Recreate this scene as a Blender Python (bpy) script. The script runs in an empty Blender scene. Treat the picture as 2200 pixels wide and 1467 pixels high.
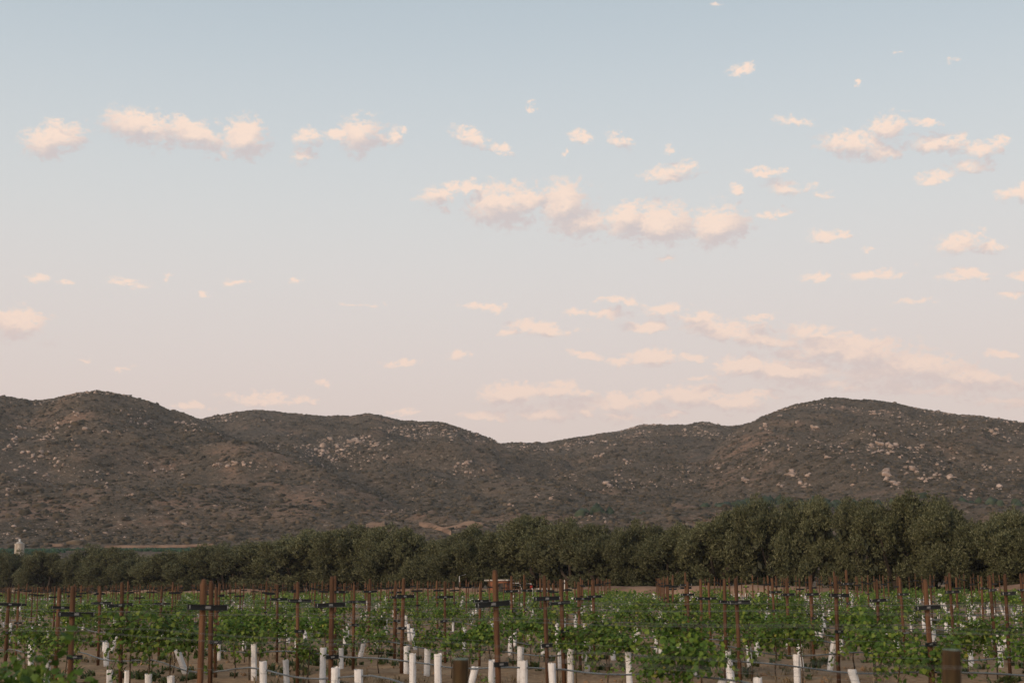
import bpy, math, random
import numpy as np
from mathutils import Matrix, Vector

random.seed(7)
RNG = np.random.default_rng(11)
SC = bpy.context.scene
COL = SC.collection
R = math.radians

# ------------------------------------------------------------------ camera
CAM_H, FPX, PITCH, ROLL = 1.75, 3055.0, R(9.64), -0.0105
cam = bpy.data.cameras.new('camera')
cam.lens, cam.sensor_width = 50.0, 36.0
cam.clip_start, cam.clip_end = 0.1, 12000
cam.dof.use_dof = True
cam.dof.focus_distance, cam.dof.aperture_fstop = 50.0, 2.8
co = bpy.data.objects.new('camera', cam)
COL.objects.link(co)
MROT = Matrix.Rotation(math.pi / 2 + PITCH, 4, 'X') @ Matrix.Rotation(ROLL, 4, 'Z')
co.matrix_world = Matrix.Translation((0, 0, CAM_H)) @ MROT
SC.camera = co
M3 = np.array(MROT.to_3x3())


def pdir(px, py):
    """Direction of a photograph pixel (2200 wide)."""
    v = np.array([(px - 1100) / FPX, -(py - 733.5) / FPX, -1.0])
    return M3 @ v


def az_of(px, py=1260.0):
    d = pdir(px, py)
    return d[0] / d[1]


def azel(px, py):
    d = pdir(px, py)
    return math.atan2(d[0], d[1]), math.atan2(d[2], math.hypot(d[0], d[1]))


def hz(px):
    return 1252.0 - 0.0105 * (px - 1100)


# ------------------------------------------------------------------ render / exposure
SC.render.engine = 'CYCLES'
SC.cycles.use_denoising = True
SC.cycles.max_bounces = 6
SC.cycles.diffuse_bounces = 3
SC.cycles.transparent_max_bounces = 6
SC.cycles.volume_bounces = 0
SC.view_settings.view_transform = 'Standard'
SC.view_settings.look = 'None'
SC.view_settings.exposure = 0.0
SC.view_settings.gamma = 1.0
SC.view_settings.use_curve_mapping = False

# ------------------------------------------------------------------ world: dusk sky with small cumulus
SUN_EL, SUN_AZ = R(12.0), R(-138.0)          # azimuth from +Y, negative = to the west of the view
W = bpy.data.worlds.new('World')
SC.world = W
W.use_nodes = True
W.cycles.sampling_method = 'MANUAL'
W.cycles.sample_map_resolution = 512
wt = W.node_tree
wt.nodes.clear()

CLOUDS = [  # x, y, rx, ry (photo pixels), tilt in degrees, strength
 (118,300,66,34,-14,1),(125,257,34,9,5,.5),(310,275,88,34,6,1),(420,290,76,30,14,1),(525,298,42,36,12,1.15),(482,328,26,11,8,.6),
 (660,296,46,22,0,.55),(648,336,30,26,0,.5),(776,290,46,38,10,1.1),(728,287,44,15,-8,.7),(852,296,26,20,0,.8),(815,298,40,10,0,.6),
 (1008,294,52,18,22,.7),(1075,318,32,11,8,.6),(1246,298,28,15,22,.7),(1330,302,38,18,30,.65),(1216,328,12,11,60,.5),(1137,230,14,9,35,.5),
 (1440,322,18,13,0,.5),(945,420,52,24,-8,.8),(1005,404,34,16,-10,.7),(958,451,22,8,0,.6),(1080,442,74,42,0,1.15),(1128,430,42,30,10,1.0),
 (1215,440,52,46,20,1.15),(1245,478,70,32,6,1.05),(1090,486,70,16,8,.5),(1345,474,42,36,0,1.1),(1420,486,78,40,6,1.2),(1540,490,58,38,0,1.15),
 (1560,515,70,14,8,.5),(1440,370,72,20,-6,.75),(1644,368,46,12,2,.75),(1690,402,56,20,8,.65),(1585,404,20,15,0,.75),(1656,457,32,13,10,.75),
 (1770,415,30,12,0,.4),(1700,262,56,13,8,.5),(1592,155,40,14,0,.45),(1838,178,14,6,0,.4),(2050,130,22,6,0,.35),(1545,9,18,9,0,.4),(1928,110,18,6,0,.35),
 (1835,312,82,24,12,.85),(1910,277,50,28,0,.9),(1895,330,60,18,0,.7),(2015,312,70,22,8,.8),(2110,318,46,20,0,.75),(2092,352,58,16,0,.75),(2015,382,50,14,0,.7),(1985,262,44,12,10,.5),
 (2195,420,60,20,10,.75),(1775,508,42,17,0,.75),(2062,525,56,24,0,.75),(2128,530,36,16,0,.7),(1432,560,34,9,0,.5),(2082,590,64,13,0,.75),(2194,592,30,10,0,.7),
 (1750,595,40,11,0,.55),(1872,588,80,11,0,.55),(2175,631,36,11,0,.65),(1870,535,22,6,0,.45),(1975,648,70,7,0,.35),
 (38,695,58,32,8,1),(78,597,28,9,0,.6),(142,606,22,9,0,.5),(270,607,44,11,0,.65),(506,607,30,9,0,.65),(633,604,17,6,0,.45),(432,638,12,7,0,.45),(363,595,14,7,20,.45),
 (1030,658,60,9,6,.55),(770,650,50,6,4,.45),(1330,648,52,9,4,.6),(1296,672,58,11,6,.7),(1160,704,76,16,6,.8),(1088,716,20,8,0,.7),
 (1392,702,62,15,4,.75),(1430,665,56,11,6,.65),(1500,686,50,12,6,.65),(1560,712,100,18,6,.85),(1640,730,90,16,8,.8),(1625,684,44,11,0,.55),(1752,716,64,18,10,.7),
 (1598,786,56,20,0,1),(1696,798,84,24,6,1.05),(1778,748,66,26,8,.95),(1850,758,90,36,12,.95),(1965,788,120,32,10,.9),(2085,812,90,24,10,.8),(1880,800,130,24,4,.6),
 (1400,768,58,19,4,.9),(1335,775,38,13,0,.55),(1256,762,44,10,6,.65),(1482,766,34,11,0,.65),(980,763,28,14,-12,.6),(857,780,46,8,4,.5),(694,822,26,10,10,.55),(2140,760,30,12,10,.55),
 (1096,846,64,22,2,1),(1205,840,66,18,4,.9),(1326,862,30,19,14,.9),(1395,850,40,18,0,.7),(1480,850,66,22,4,.95),(1570,862,80,18,4,.9),(1165,894,62,15,4,.85),
 (1050,890,80,13,0,.6),(1262,887,24,9,0,.8),(1335,895,46,14,8,.85),(1440,890,44,9,0,.7),(560,856,88,17,2,.8),(645,860,40,13,0,.7),(405,872,50,9,0,.65),
 (1320,640,60,7,2,.45),(1240,668,40,8,0,.5),(1700,760,60,12,8,.6),(1800,830,150,12,4,.5),(1640,845,80,10,0,.45),(1810,748,270,40,10,.42),(1950,826,270,30,6,.42),(1280,872,300,28,0,.35),(1560,700,220,28,8,.35),(2030,836,170,16,4,.6),(2150,862,90,13,4,.55),(1500,815,60,8,0,.4),(860,885,60,9,0,.4),(260,790,40,6,0,.3),(180,778,20,5,0,.3)]


class NT:
    def __init__(s, tree):
        s.t = tree

    def n(s, typ, **kw):
        nd = s.t.nodes.new(typ)
        for k, v in kw.items():
            if k.startswith('i_'):
                key = k[2:]
                nd.inputs[int(key) if key.isdigit() else key].default_value = v
            else:
                setattr(nd, k, v)
        return nd

    def l(s, a, b):
        s.t.links.new(a, b)

    def math(s, op, a, b=None, clamp=False):
        nd = s.t.nodes.new('ShaderNodeMath')
        nd.operation = op
        nd.use_clamp = clamp
        for i, v in enumerate((a, b)):
            if v is None:
                continue
            if hasattr(v, 'is_output'):
                s.l(v, nd.inputs[i])
            else:
                nd.inputs[i].default_value = v
        return nd.outputs[0]

    def mix(s, fac, a, b, blend='MIX'):
        nd = s.t.nodes.new('ShaderNodeMix')
        nd.data_type = 'RGBA'
        nd.blend_type = blend
        for i, v in ((0, fac), (6, a), (7, b)):
            if hasattr(v, 'is_output'):
                s.l(v, nd.inputs[i])
            else:
                nd.inputs[i].default_value = v if i == 0 else (*v, 1.0) if len(v) == 3 else v
        return nd.outputs[2]

    def ramp(s, fac, stops, interp='LINEAR'):
        nd = s.t.nodes.new('ShaderNodeValToRGB')
        cr = nd.color_ramp
        cr.interpolation = interp
        while len(cr.elements) > 1:
            cr.elements.remove(cr.elements[-1])
        cr.elements[0].position = stops[0][0]
        for p, c in stops[1:]:
            cr.elements.new(p)
        for e, (p, c) in zip(cr.elements, stops):
            e.color = (*c, 1.0) if not isinstance(c, (int, float)) else (c, c, c, 1.0)
        if hasattr(fac, 'is_output'):
            s.l(fac, nd.inputs[0])
        return nd.outputs[0]

    def smooth(s, v, a, b, lo=0.0, hi=1.0):
        nd = s.n('ShaderNodeMapRange', interpolation_type='SMOOTHSTEP')
        s.l(v, nd.inputs[0])
        for i, q in enumerate((a, b, lo, hi)):
            nd.inputs[i + 1].default_value = q
        return nd.outputs[0]


def lin(r, g, b):
    f = lambda c: (c / 255 / 12.92) if c <= 10 else ((c / 255 + .055) / 1.055) ** 2.4
    return (f(r), f(g), f(b))


def cloud_group(name, clouds):
    g = bpy.data.node_groups.new(name, 'ShaderNodeTree')
    g.interface.new_socket('uv', in_out='INPUT', socket_type='NodeSocketVector')
    g.interface.new_socket('d', in_out='OUTPUT', socket_type='NodeSocketFloat')
    t = NT(g)
    gi, go = g.nodes.new('NodeGroupInput'), g.nodes.new('NodeGroupOutput')
    sp = t.n('ShaderNodeSeparateXYZ')
    t.l(gi.outputs[0], sp.inputs[0])
    acc, w = None, gi.outputs[0]
    for (x, y, rx, ry, rot, st) in clouds:
        a, e = azel(x, y)
        if y > 640 and x > 1000 and st > .44:
            st += .12
        mp = t.n('ShaderNodeMapping', vector_type='TEXTURE')
        k = 1.16 * (0.74 + 0.26 * st)
        c = math.sqrt(max(0.0, 0.62 * (1.15 - st)))
        mp.inputs['Location'].default_value = (a, e, -c * 1000)
        mp.inputs['Rotation'].default_value = (0, 0, -R(rot) - ROLL)
        mp.inputs['Scale'].default_value = (rx * k / FPX, ry * k * 1.06 / FPX, 1000)
        t.l(w, mp.inputs['Vector'])
        ln = t.n('ShaderNodeVectorMath', operation='LENGTH')
        t.l(mp.outputs[0], ln.inputs[0])
        acc = t.math('MINIMUM', ln.outputs['Value'], acc if acc is not None else 9.0)
        cb = t.n('ShaderNodeCombineXYZ')          # carries the running minimum along with the position
        t.l(sp.outputs[0], cb.inputs[0]); t.l(sp.outputs[1], cb.inputs[1]); t.l(acc, cb.inputs[2])
        w = cb.outputs[0]
    t.l(acc, go.inputs[0])
    return g


def build_world():
    t = NT(wt)
    tc = t.n('ShaderNodeTexCoord')
    sep = t.n('ShaderNodeSeparateXYZ')
    t.l(tc.outputs['Generated'], sep.inputs[0])
    az = t.math('ARCTAN2', sep.outputs[0], sep.outputs[1])
    el = t.math('ARCSINE', sep.outputs[2])
    cmb = t.n('ShaderNodeCombineXYZ')
    t.l(az, cmb.inputs[0]); t.l(el, cmb.inputs[1])
    uv = cmb.outputs[0]
    sky = t.n('ShaderNodeTexSky', sky_type='NISHITA', sun_disc=False, sun_elevation=SUN_EL, sun_rotation=SUN_AZ, air_density=1.0, dust_density=2.0, ozone_density=1.2)
    nish = t.mix(1.0, sky.outputs[0], (0.12, 0.12, 0.12), 'MULTIPLY')
    # dusk air by elevation: dusty rose near the ground, pale grey, then soft blue up to the zenith
    eln = t.math('DIVIDE', el, math.pi / 2, clamp=True)
    air = t.ramp(eln, [(0.0, lin(240, 211, 200)), (0.075, lin(239, 219, 211)), (0.125, lin(235, 226, 221)), (0.17, lin(227, 228, 226)), (0.22, lin(209, 218, 223)), (0.262, lin(192, 205, 213)), (0.30, lin(180, 195, 206)), (0.42, lin(166, 182, 196)), (1.0, lin(146, 162, 182))], 'B_SPLINE')
    base = t.mix(0.88, nish, air)

    def noi(vec, scl, detail, rough, dist=0.0):
        n = t.n('ShaderNodeTexNoise', noise_dimensions='3D', normalize=True)
        for k, v in (('Scale', 1.0), ('Detail', detail), ('Roughness', rough), ('Distortion', dist)):
            n.inputs[k].default_value = v
        m = t.n('ShaderNodeVectorMath', operation='MULTIPLY')
        m.inputs[1].default_value = scl
        t.l(vec, m.inputs[0]); t.l(m.outputs[0], n.inputs['Vector'])
        return n
    n1 = noi(uv, (62, 92, 1), 5.0, .62, .25)
    warp = t.n('ShaderNodeVectorMath', operation='SUBTRACT')
    warp.inputs[1].default_value = (.5, .5, .5)
    t.l(n1.outputs['Color'], warp.inputs[0])
    wsc = t.n('ShaderNodeVectorMath', operation='MULTIPLY')
    wsc.inputs[1].default_value = (0.026, 0.016, 0)
    t.l(warp.outputs[0], wsc.inputs[0])
    wuv = t.n('ShaderNodeVectorMath', operation='ADD')
    t.l(uv, wuv.inputs[0]); t.l(wsc.outputs[0], wuv.inputs[1])
    n2 = noi(uv, (190, 270, 1), 6.0, .62, .3)
    n1c = t.math('SUBTRACT', n1.outputs[0], 0.5)
    n2c = t.math('SUBTRACT', n2.outputs[0], 0.5)
    edge = t.math('ADD', t.math('MULTIPLY', n1c, 1.5), t.math('MULTIPLY', n2c, 1.4))
    lowf = t.math('MULTIPLY', t.math('SUBTRACT', 1.0, t.smooth(el, 0.10, 0.25)), 0.35)
    # the same small clouds thinly spread over the rest of the sky
    n3 = noi(tc.outputs['Generated'], (9, 9, 22), 5.0, .6)
    infr = t.smooth(t.math('ABSOLUTE', az), 0.38, 0.47)
    wide = t.math('MULTIPLY', t.smooth(n3.outputs[0], 0.62, 0.74, 0.0, 0.55), t.math('MAXIMUM', infr, t.smooth(el, 0.44, 0.52)))
    plainsky = t.mix(wide, base, lin(238, 220, 208))
    bg0 = t.n('ShaderNodeBackground')
    t.l(plainsky, bg0.inputs[0])
    shader = bg0.outputs[0]

    def add(uvs, off):
        ad = t.n('ShaderNodeVectorMath', operation='ADD')
        ad.inputs[1].default_value = off
        t.l(uvs, ad.inputs[0])
        return ad.outputs[0]
    p_lit = add(wuv.outputs[0], (-0.0035, 0.0085, 0))
    # the cloud bank is worked out one patch of sky at a time
    XS, YS = [-200, 560, 1000, 1400, 1800, 2400], [-160, 420, 680, 1330]
    for i in range(len(XS) - 1):
        for j in range(len(YS) - 1):
            x0, x1, y0, y1 = XS[i], XS[i + 1], YS[j], YS[j + 1]
            cl = [c for c in CLOUDS if x0 - 2.0 * c[2] - 60 < c[0] < x1 + 2.0 * c[2] + 60 and y0 - 2.2 * c[3] - 60 < c[1] < y1 + 2.2 * c[3] + 60]
            if not cl:
                continue
            grp = cloud_group('cloud_field', cl)
            ds = []
            for v in (wuv.outputs[0], p_lit):
                gn = t.n('ShaderNodeGroup')
                gn.node_tree = grp
                t.l(v, gn.inputs[0])
                ds.append(gn.outputs[0])
            dens = t.smooth(t.math('ADD', ds[0], edge), 1.16, 0.50)
            # sunlit towards the low sun (up and west), grey-mauve on the far side
            lit = t.math('ADD', t.math('MULTIPLY', t.math('SUBTRACT', ds[1], ds[0]), 1.15), t.math('ADD', t.math('MULTIPLY', n2c, 0.8), t.math('MULTIPLY', n1c, 0.8)))
            lit = t.smooth(lit, -0.40, 0.62)
            ccol = t.mix(lit, lin(212, 197, 196), lin(255, 230, 213))
            ccol = t.mix(lowf, ccol, lin(243, 213, 199))
            opa = t.math('MULTIPLY', dens, t.math('ADD', 0.70, t.math('MULTIPLY', lit, 0.28)))
            bg = t.n('ShaderNodeBackground')
            t.l(t.mix(opa, base, ccol), bg.inputs[0])
            u0, u1 = azel(x0, (y0 + y1) / 2)[0], azel(x1, (y0 + y1) / 2)[0]
            u0, u1 = azel(x0, 700)[0], azel(x1, 700)[0]
            v1, v0 = azel(1100, y0)[1], azel(1100, y1)[1]
            m = None
            for q, op, val in ((az, 'GREATER_THAN', u0), (az, 'LESS_THAN', u1), (el, 'GREATER_THAN', v0), (el, 'LESS_THAN', v1)):
                k = t.math(op, q, val)
                m = k if m is None else t.math('MULTIPLY', m, k)
            mx = t.n('ShaderNodeMixShader')
            t.l(m, mx.inputs[0]); t.l(shader, mx.inputs[1]); t.l(bg.outputs[0], mx.inputs[2])
            shader = mx.outputs[0]
    out = t.n('ShaderNodeOutputWorld')
    t.l(shader, out.inputs[0])


build_world()

# ------------------------------------------------------------------ sun: low, soft and rosy
sl = bpy.data.lights.new('sun', 'SUN')
sl.energy, sl.angle, sl.color = 2.2, R(10), (1.0, 0.79, 0.60)
so = bpy.data.objects.new('sun', sl)
COL.objects.link(so)
sdir = Vector((math.sin(SUN_AZ) * math.cos(SUN_EL), math.cos(SUN_AZ) * math.cos(SUN_EL), math.sin(SUN_EL)))
so.rotation_euler = sdir.to_track_quat('Z', 'Y').to_euler()
so.location = sdir * 50


# ------------------------------------------------------------------ helpers
def mesh(name, V, F, mat=None, smooth=False):
    me = bpy.data.meshes.new(name)
    V = np.asarray(V, dtype=np.float32)
    if isinstance(F, np.ndarray):
        n, k = F.shape
        me.vertices.add(len(V))
        me.vertices.foreach_set('co', V.ravel())
        me.loops.add(n * k)
        me.polygons.add(n)
        me.loops.foreach_set('vertex_index', F.astype(np.int32).ravel())
        me.polygons.foreach_set('loop_start', np.arange(0, n * k, k, dtype=np.int32))
        me.update(calc_edges=True)
    else:
        me.from_pydata([tuple(map(float, v)) for v in V], [], F)
        me.update()
    if smooth:
        me.polygons.foreach_set('use_smooth', np.ones(len(me.polygons), dtype=bool))
    if mat:
        me.materials.append(mat)
    return me


def link(name, data, parent=None, loc=(0, 0, 0), rot=(0, 0, 0), scl=(1, 1, 1)):
    o = bpy.data.objects.new(name, data)
    COL.objects.link(o)
    o.parent = parent
    o.location, o.rotation_euler, o.scale = loc, rot, scl
    return o


def tag(o, label=None, cat=None, group=None, kind=None):
    for k, v in (('label', label), ('category', cat), ('group', group), ('kind', kind)):
        if v:
            o[k] = v
    return o


class MB:
    """Collects simple shapes for one mesh."""
    def __init__(s):
        s.V, s.F = [], []

    def add(s, V, F):
        b = len(s.V)
        s.V += [tuple(v) for v in V]
        s.F += [tuple(i + b for i in f) for f in F]
        return s

    def box(s, c, h, rz=0.0):
        cx, cy, cz = c
        ca, sa = math.cos(rz), math.sin(rz)
        V = []
        for z in (-1, 1):
            for x, y in ((-1, -1), (1, -1), (1, 1), (-1, 1)):
                X, Y = x * h[0], y * h[1]
                V.append((cx + ca * X - sa * Y, cy + sa * X + ca * Y, cz + z * h[2]))
        return s.add(V, [(3, 2, 1, 0), (4, 5, 6, 7), (0, 1, 5, 4), (1, 2, 6, 5), (2, 3, 7, 6), (3, 0, 4, 7)])

    def lathe(s, prof, n=12, c=(0, 0), wob=0.0, cap=True):
        V, F = [], []
        for r, z in prof:
            for i in range(n):
                a = 2 * math.pi * i / n
                q = r * (1 + wob * math.sin(3 * a + z * 5))
                V.append((c[0] + q * math.cos(a), c[1] + q * math.sin(a), z))
        for j in range(len(prof) - 1):
            for i in range(n):
                k = (i + 1) % n
                F.append((j * n + i, j * n + k, (j + 1) * n + k, (j + 1) * n + i))
        if cap:
            F.append(tuple(range(n - 1, -1, -1)))
            F.append(tuple((len(prof) - 1) * n + i for i in range(n)))
        return s.add(V, F)

    def tube(s, pts, rad, n=6, cap=True):
        pts = [Vector(p) for p in pts]
        rads = rad if isinstance(rad, (list, tuple)) else [rad] * len(pts)
        V, F = [], []
        for i, p in enumerate(pts):
            d = (pts[min(i + 1, len(pts) - 1)] - pts[max(i - 1, 0)]).normalized()
            u = d.cross(Vector((0, 0, 1)) if abs(d.z) < 0.9 else Vector((1, 0, 0))).normalized()
            v = d.cross(u)
            for k in range(n):
                a = 2 * math.pi * k / n
                V.append(p + (u * math.cos(a) + v * math.sin(a)) * rads[i])
        for i in range(len(pts) - 1):
            for k in range(n):
                q = (k + 1) % n
                F.append((i * n + k, i * n + q, (i + 1) * n + q, (i + 1) * n + k))
        if cap:
            F.append(tuple(range(n - 1, -1, -1)))
            F.append(tuple((len(pts) - 1) * n + k for k in range(n)))
        return s.add(V, F)

    def me(s, name, mat, smooth=False):
        return mesh(name, s.V, s.F, mat, smooth)


def _h(ix, iy, s):
    v = (ix.astype(np.int64) * 374761393 + iy.astype(np.int64) * 668265263 + s * 974634777) & 0x7fffffff
    v = ((v ^ (v >> 13)) * 1274126177) & 0x7fffffff
    v = v ^ (v >> 16)
    return (v & 0xffff) / 65535.0


def vnoise(x, y, s=0):
    x, y = np.asarray(x, float), np.asarray(y, float)
    ix, iy = np.floor(x), np.floor(y)
    fx, fy = x - ix, y - iy
    fx, fy = fx * fx * (3 - 2 * fx), fy * fy * (3 - 2 * fy)
    a, b = _h(ix, iy, s), _h(ix + 1, iy, s)
    c, d = _h(ix, iy + 1, s), _h(ix + 1, iy + 1, s)
    return (a + (b - a) * fx) * (1 - fy) + (c + (d - c) * fx) * fy


def fbm(x, y, s=0, o=4):
    t, amp, tot = 0, 1.0, 0
    for i in range(o):
        t = t + amp * vnoise(x * 2 ** i, y * 2 ** i, s + i * 17)
        tot += amp
        amp *= 0.5
    return t / tot


def sstep(a, b, x):
    t = np.clip((x - a) / (b - a), 0, 1)
    return t * t * (3 - 2 * t)


def grid_faces(nr, nc, wrap=False):
    i = np.arange(nr - 1)[:, None]
    j = np.arange(nc if wrap else nc - 1)[None, :]
    k = (j + 1) % nc
    return np.stack([i * nc + j, i * nc + k, (i + 1) * nc + k, (i + 1) * nc + j], axis=-1).reshape(-1, 4)


# ------------------------------------------------------------------ materials
def mat(name, build):
    m = bpy.data.materials.new(name)
    m.use_nodes = True
    m.node_tree.nodes.clear()
    t = NT(m.node_tree)
    out = t.n('ShaderNodeOutputMaterial')
    build(t, out)
    return m


def noise(t, scale, detail=4, rough=.55, coord='Object', vec=None, stretch=None):
    n = t.n('ShaderNodeTexNoise')
    n.inputs['Scale'].default_value = scale
    n.inputs['Detail'].default_value = detail
    n.inputs['Roughness'].default_value = rough
    if vec is None:
        if coord == 'World':
            vec = t.n('ShaderNodeNewGeometry').outputs['Position']
        else:
            vec = t.n('ShaderNodeTexCoord').outputs[coord]
    if stretch:
        s = t.n('ShaderNodeVectorMath', operation='MULTIPLY')
        s.inputs[1].default_value = stretch
        t.l(vec, s.inputs[0])
        vec = s.outputs[0]
    t.l(vec, n.inputs['Vector'])
    return n.outputs[0]


def principled(t, out, col, rough=0.8, spec=0.3, bump=None, bstr=0.4, bdist=0.02, metal=0.0):
    p = t.n('ShaderNodeBsdfPrincipled')
    if hasattr(col, 'is_output'):
        t.l(col, p.inputs['Base Color'])
    else:
        p.inputs['Base Color'].default_value = (*col, 1)
    if hasattr(rough, 'is_output'):
        t.l(rough, p.inputs['Roughness'])
    else:
        p.inputs['Roughness'].default_value = rough
    p.inputs['Specular IOR Level'].default_value = spec
    p.inputs['Metallic'].default_value = metal
    if bump is not None:
        b = t.n('ShaderNodeBump')
        b.inputs['Strength'].default_value = bstr
        b.inputs['Distance'].default_value = bdist
        t.l(bump, b.inputs['Height'])
        t.l(b.outputs[0], p.inputs['Normal'])
    t.l(p.outputs[0], out.inputs['Surface'])
    return p


def m_ground(t, o):
    big = noise(t, 0.09, 4, .6, 'World')
    mid = noise(t, 0.9, 5, .62, 'World')
    fin = noise(t, 9.0, 6, .65, 'World')
    c = t.mix(t.smooth(mid, .35, .68), (0.225, 0.130, 0.070), (0.390, 0.235, 0.128))
    c = t.mix(t.smooth(fin, .45, .72), c, (0.450, 0.295, 0.170))
    c = t.mix(t.math('MULTIPLY', t.smooth(big, .5, .7), .55), c, (0.25, 0.155, 0.098))
    c = t.mix(t.math('MULTIPLY', t.smooth(noise(t, 2.3, 4, .6, 'World'), .6, .75), .6), c, (0.13, 0.115, 0.065))
    h = t.math('ADD', t.math('MULTIPLY', mid, .6), fin)
    principled(t, o, c, .95, .1, h, .9, .05)


def m_hill(t, o):
    # chaparral ground: dry litter, rusty soil, worn streaks along the slope
    a = noise(t, 0.012, 5, .6, 'World')
    b = noise(t, 0.055, 5, .65, 'World')
    c_ = noise(t, 0.32, 4, .65, 'World')
    c = t.mix(t.smooth(b, .38, .66), (0.088, 0.067, 0.047), (0.140, 0.099, 0.068))
    c = t.mix(t.math('MULTIPLY', t.smooth(a, .50, .66), t.smooth(b, .4, .6)), c, (0.255, 0.150, 0.098))
    c = t.mix(t.smooth(c_, .56, .72), c, (0.320, 0.230, 0.165))
    c = t.mix(t.smooth(c_, .46, .34), c, (0.085, 0.073, 0.055))
    d_ = noise(t, 0.85, 3, .7, 'World', stretch=(1, 1, 2.2))
    c = t.mix(t.math('MULTIPLY', t.smooth(d_, .53, .70), .75), c, (0.300, 0.220, 0.160))
    c = t.mix(t.math('MULTIPLY', t.smooth(d_, .47, .30), .75), c, (0.050, 0.043, 0.031))
    principled(t, o, c, .95, .08, c_, .8, 1.2)


def m_leaf(cols, trans=.25, vary=.35, rough=.6):
    def f(t, o):
        geo = t.n('ShaderNodeNewGeometry')
        oi = t.n('ShaderNodeObjectInfo')
        rnd = geo.outputs['Random Per Island']
        c = t.ramp(rnd, [(0, cols[0]), (.55, cols[1]), (.965, cols[2])] + ([(1, cols[3])] if len(cols) > 3 else []))
        nz = noise(t, .45, 3, .5, 'World')
        v = t.math('ADD', t.math('MULTIPLY', oi.outputs['Random'], vary), t.math('MULTIPLY', nz, .5))
        hs = t.n('ShaderNodeHueSaturation')
        t.l(c, hs.inputs['Color'])
        t.l(t.math('ADD', v, 1.0 - .5 * vary - .25), hs.inputs['Value'])
        p = t.n('ShaderNodeBsdfPrincipled')
        t.l(hs.outputs[0], p.inputs['Base Color'])
        p.inputs['Roughness'].default_value = rough
        p.inputs['Specular IOR Level'].default_value = .25
        tr = t.n('ShaderNodeBsdfTranslucent')
        t.l(hs.outputs[0], tr.inputs[0])
        mx = t.n('ShaderNodeMixShader')
        mx.inputs[0].default_value = trans
        t.l(p.outputs[0], mx.inputs[1]); t.l(tr.outputs[0], mx.inputs[2])
        t.l(mx.outputs[0], o.inputs['Surface'])
    return f


def m_post(t, o):
    oi = t.n('ShaderNodeObjectInfo')
    g = noise(t, 26, 5, .6, 'Object', stretch=(1, 1, .09))
    s = noise(t, 3.0, 3, .6, 'Object')
    c = t.mix(t.smooth(g, .35, .68), (0.070, 0.034, 0.017), (0.156, 0.076, 0.038))
    c = t.mix(t.math('MULTIPLY', t.smooth(s, .5, .7), .5), c, (0.085, 0.034, 0.018))
    hs = t.n('ShaderNodeHueSaturation')
    t.l(c, hs.inputs['Color'])
    t.l(t.math('ADD', t.math('MULTIPLY', oi.outputs['Random'], .55), .75), hs.inputs['Value'])
    principled(t, o, hs.outputs[0], .8, .25, g, .4, .004)


def m_stub(t, o):
    g = noise(t, 30, 5, .6, 'Object', stretch=(1, 1, .06))
    s = noise(t, 4.0, 4, .6, 'Object')
    c = t.mix(t.smooth(g, .35, .68), (0.032, 0.020, 0.010), (0.085, 0.048, 0.022))
    c = t.mix(t.math('MULTIPLY', t.smooth(s, .45, .7), .6), c, (0.060, 0.052, 0.022))
    principled(t, o, c, .85, .2, g, .5, .005)


def m_stubtop(t, o):
    s = noise(t, 18.0, 5, .6, 'Object')
    principled(t, o, t.mix(t.smooth(s, .35, .65), (0.10, 0.135, 0.11), (0.235, 0.275, 0.235)), .9, .1, s, .5, .005)


def m_tubewhite(t, o):
    oi = t.n('ShaderNodeObjectInfo')
    tc = t.n('ShaderNodeTexCoord')
    sp = t.n('ShaderNodeSeparateXYZ')
    t.l(tc.outputs['Object'], sp.inputs[0])
    n = noise(t, 14, 4, .6, 'Object')
    v = t.math('MULTIPLY', oi.outputs['Random'], 40.0)
    low = t.smooth(t.math('ADD', sp.outputs[2], t.math('MULTIPLY', n, .18)), .30, .10)
    c = t.mix(t.math('MULTIPLY', low, .55), (0.76, 0.725, 0.70), (0.36, 0.265, 0.19))
    c = t.mix(t.math('MULTIPLY', t.smooth(n, .48, .7), .4), c, (0.44, 0.385, 0.33))
    hs = t.n('ShaderNodeHueSaturation')
    t.l(c, hs.inputs['Color'])
    t.l(t.math('ADD', t.math('MULTIPLY', oi.outputs['Random'], .2), .86), hs.inputs['Value'])
    p = principled(t, o, hs.outputs[0], .55, .3)


def m_rock(t, o):
    oi = t.n('ShaderNodeObjectInfo')
    geo = t.n('ShaderNodeNewGeometry')
    n = noise(t, .35, 6, .68, 'World')
    n2 = noise(t, 1.4, 5, .65, 'World')
    c = t.mix(t.smooth(n, .38, .62), (0.31, 0.222, 0.175), (0.50, 0.37, 0.30))
    c = t.mix(t.math('MULTIPLY', t.smooth(n2, .55, .7), .75), c, (0.15, 0.115, 0.09))
    hs = t.n('ShaderNodeHueSaturation')
    t.l(c, hs.inputs['Color'])
    t.l(t.math('ADD', t.math('MULTIPLY', geo.outputs['Random Per Island'], .3), t.math('ADD', t.math('MULTIPLY', oi.outputs['Random'], .35), .62)), hs.inputs['Value'])
    principled(t, o, hs.outputs[0], .9, .15, n2, .9, .5)


def plain(col, rough=.6, spec=.3, var=.15, scale=8.0, metal=0.0):
    def f(t, o):
        n = noise(t, scale, 4, .6, 'Object')
        dk = tuple(x * (1 - 2 * var) for x in col)
        lt = tuple(min(1, x * (1 + var)) for x in col)
        principled(t, o, t.mix(t.smooth(n, .35, .65), dk, lt), rough, spec, n, .2, .01, metal)
    return f


def m_tank(t, o):
    n = noise(t, 3.0, 4, .6, 'Object', stretch=(1, 1, .12))
    c = t.mix(t.smooth(n, .38, .66), (0.40, 0.32, 0.25), (0.58, 0.50, 0.42))
    principled(t, o, c, .8, .2)


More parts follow.
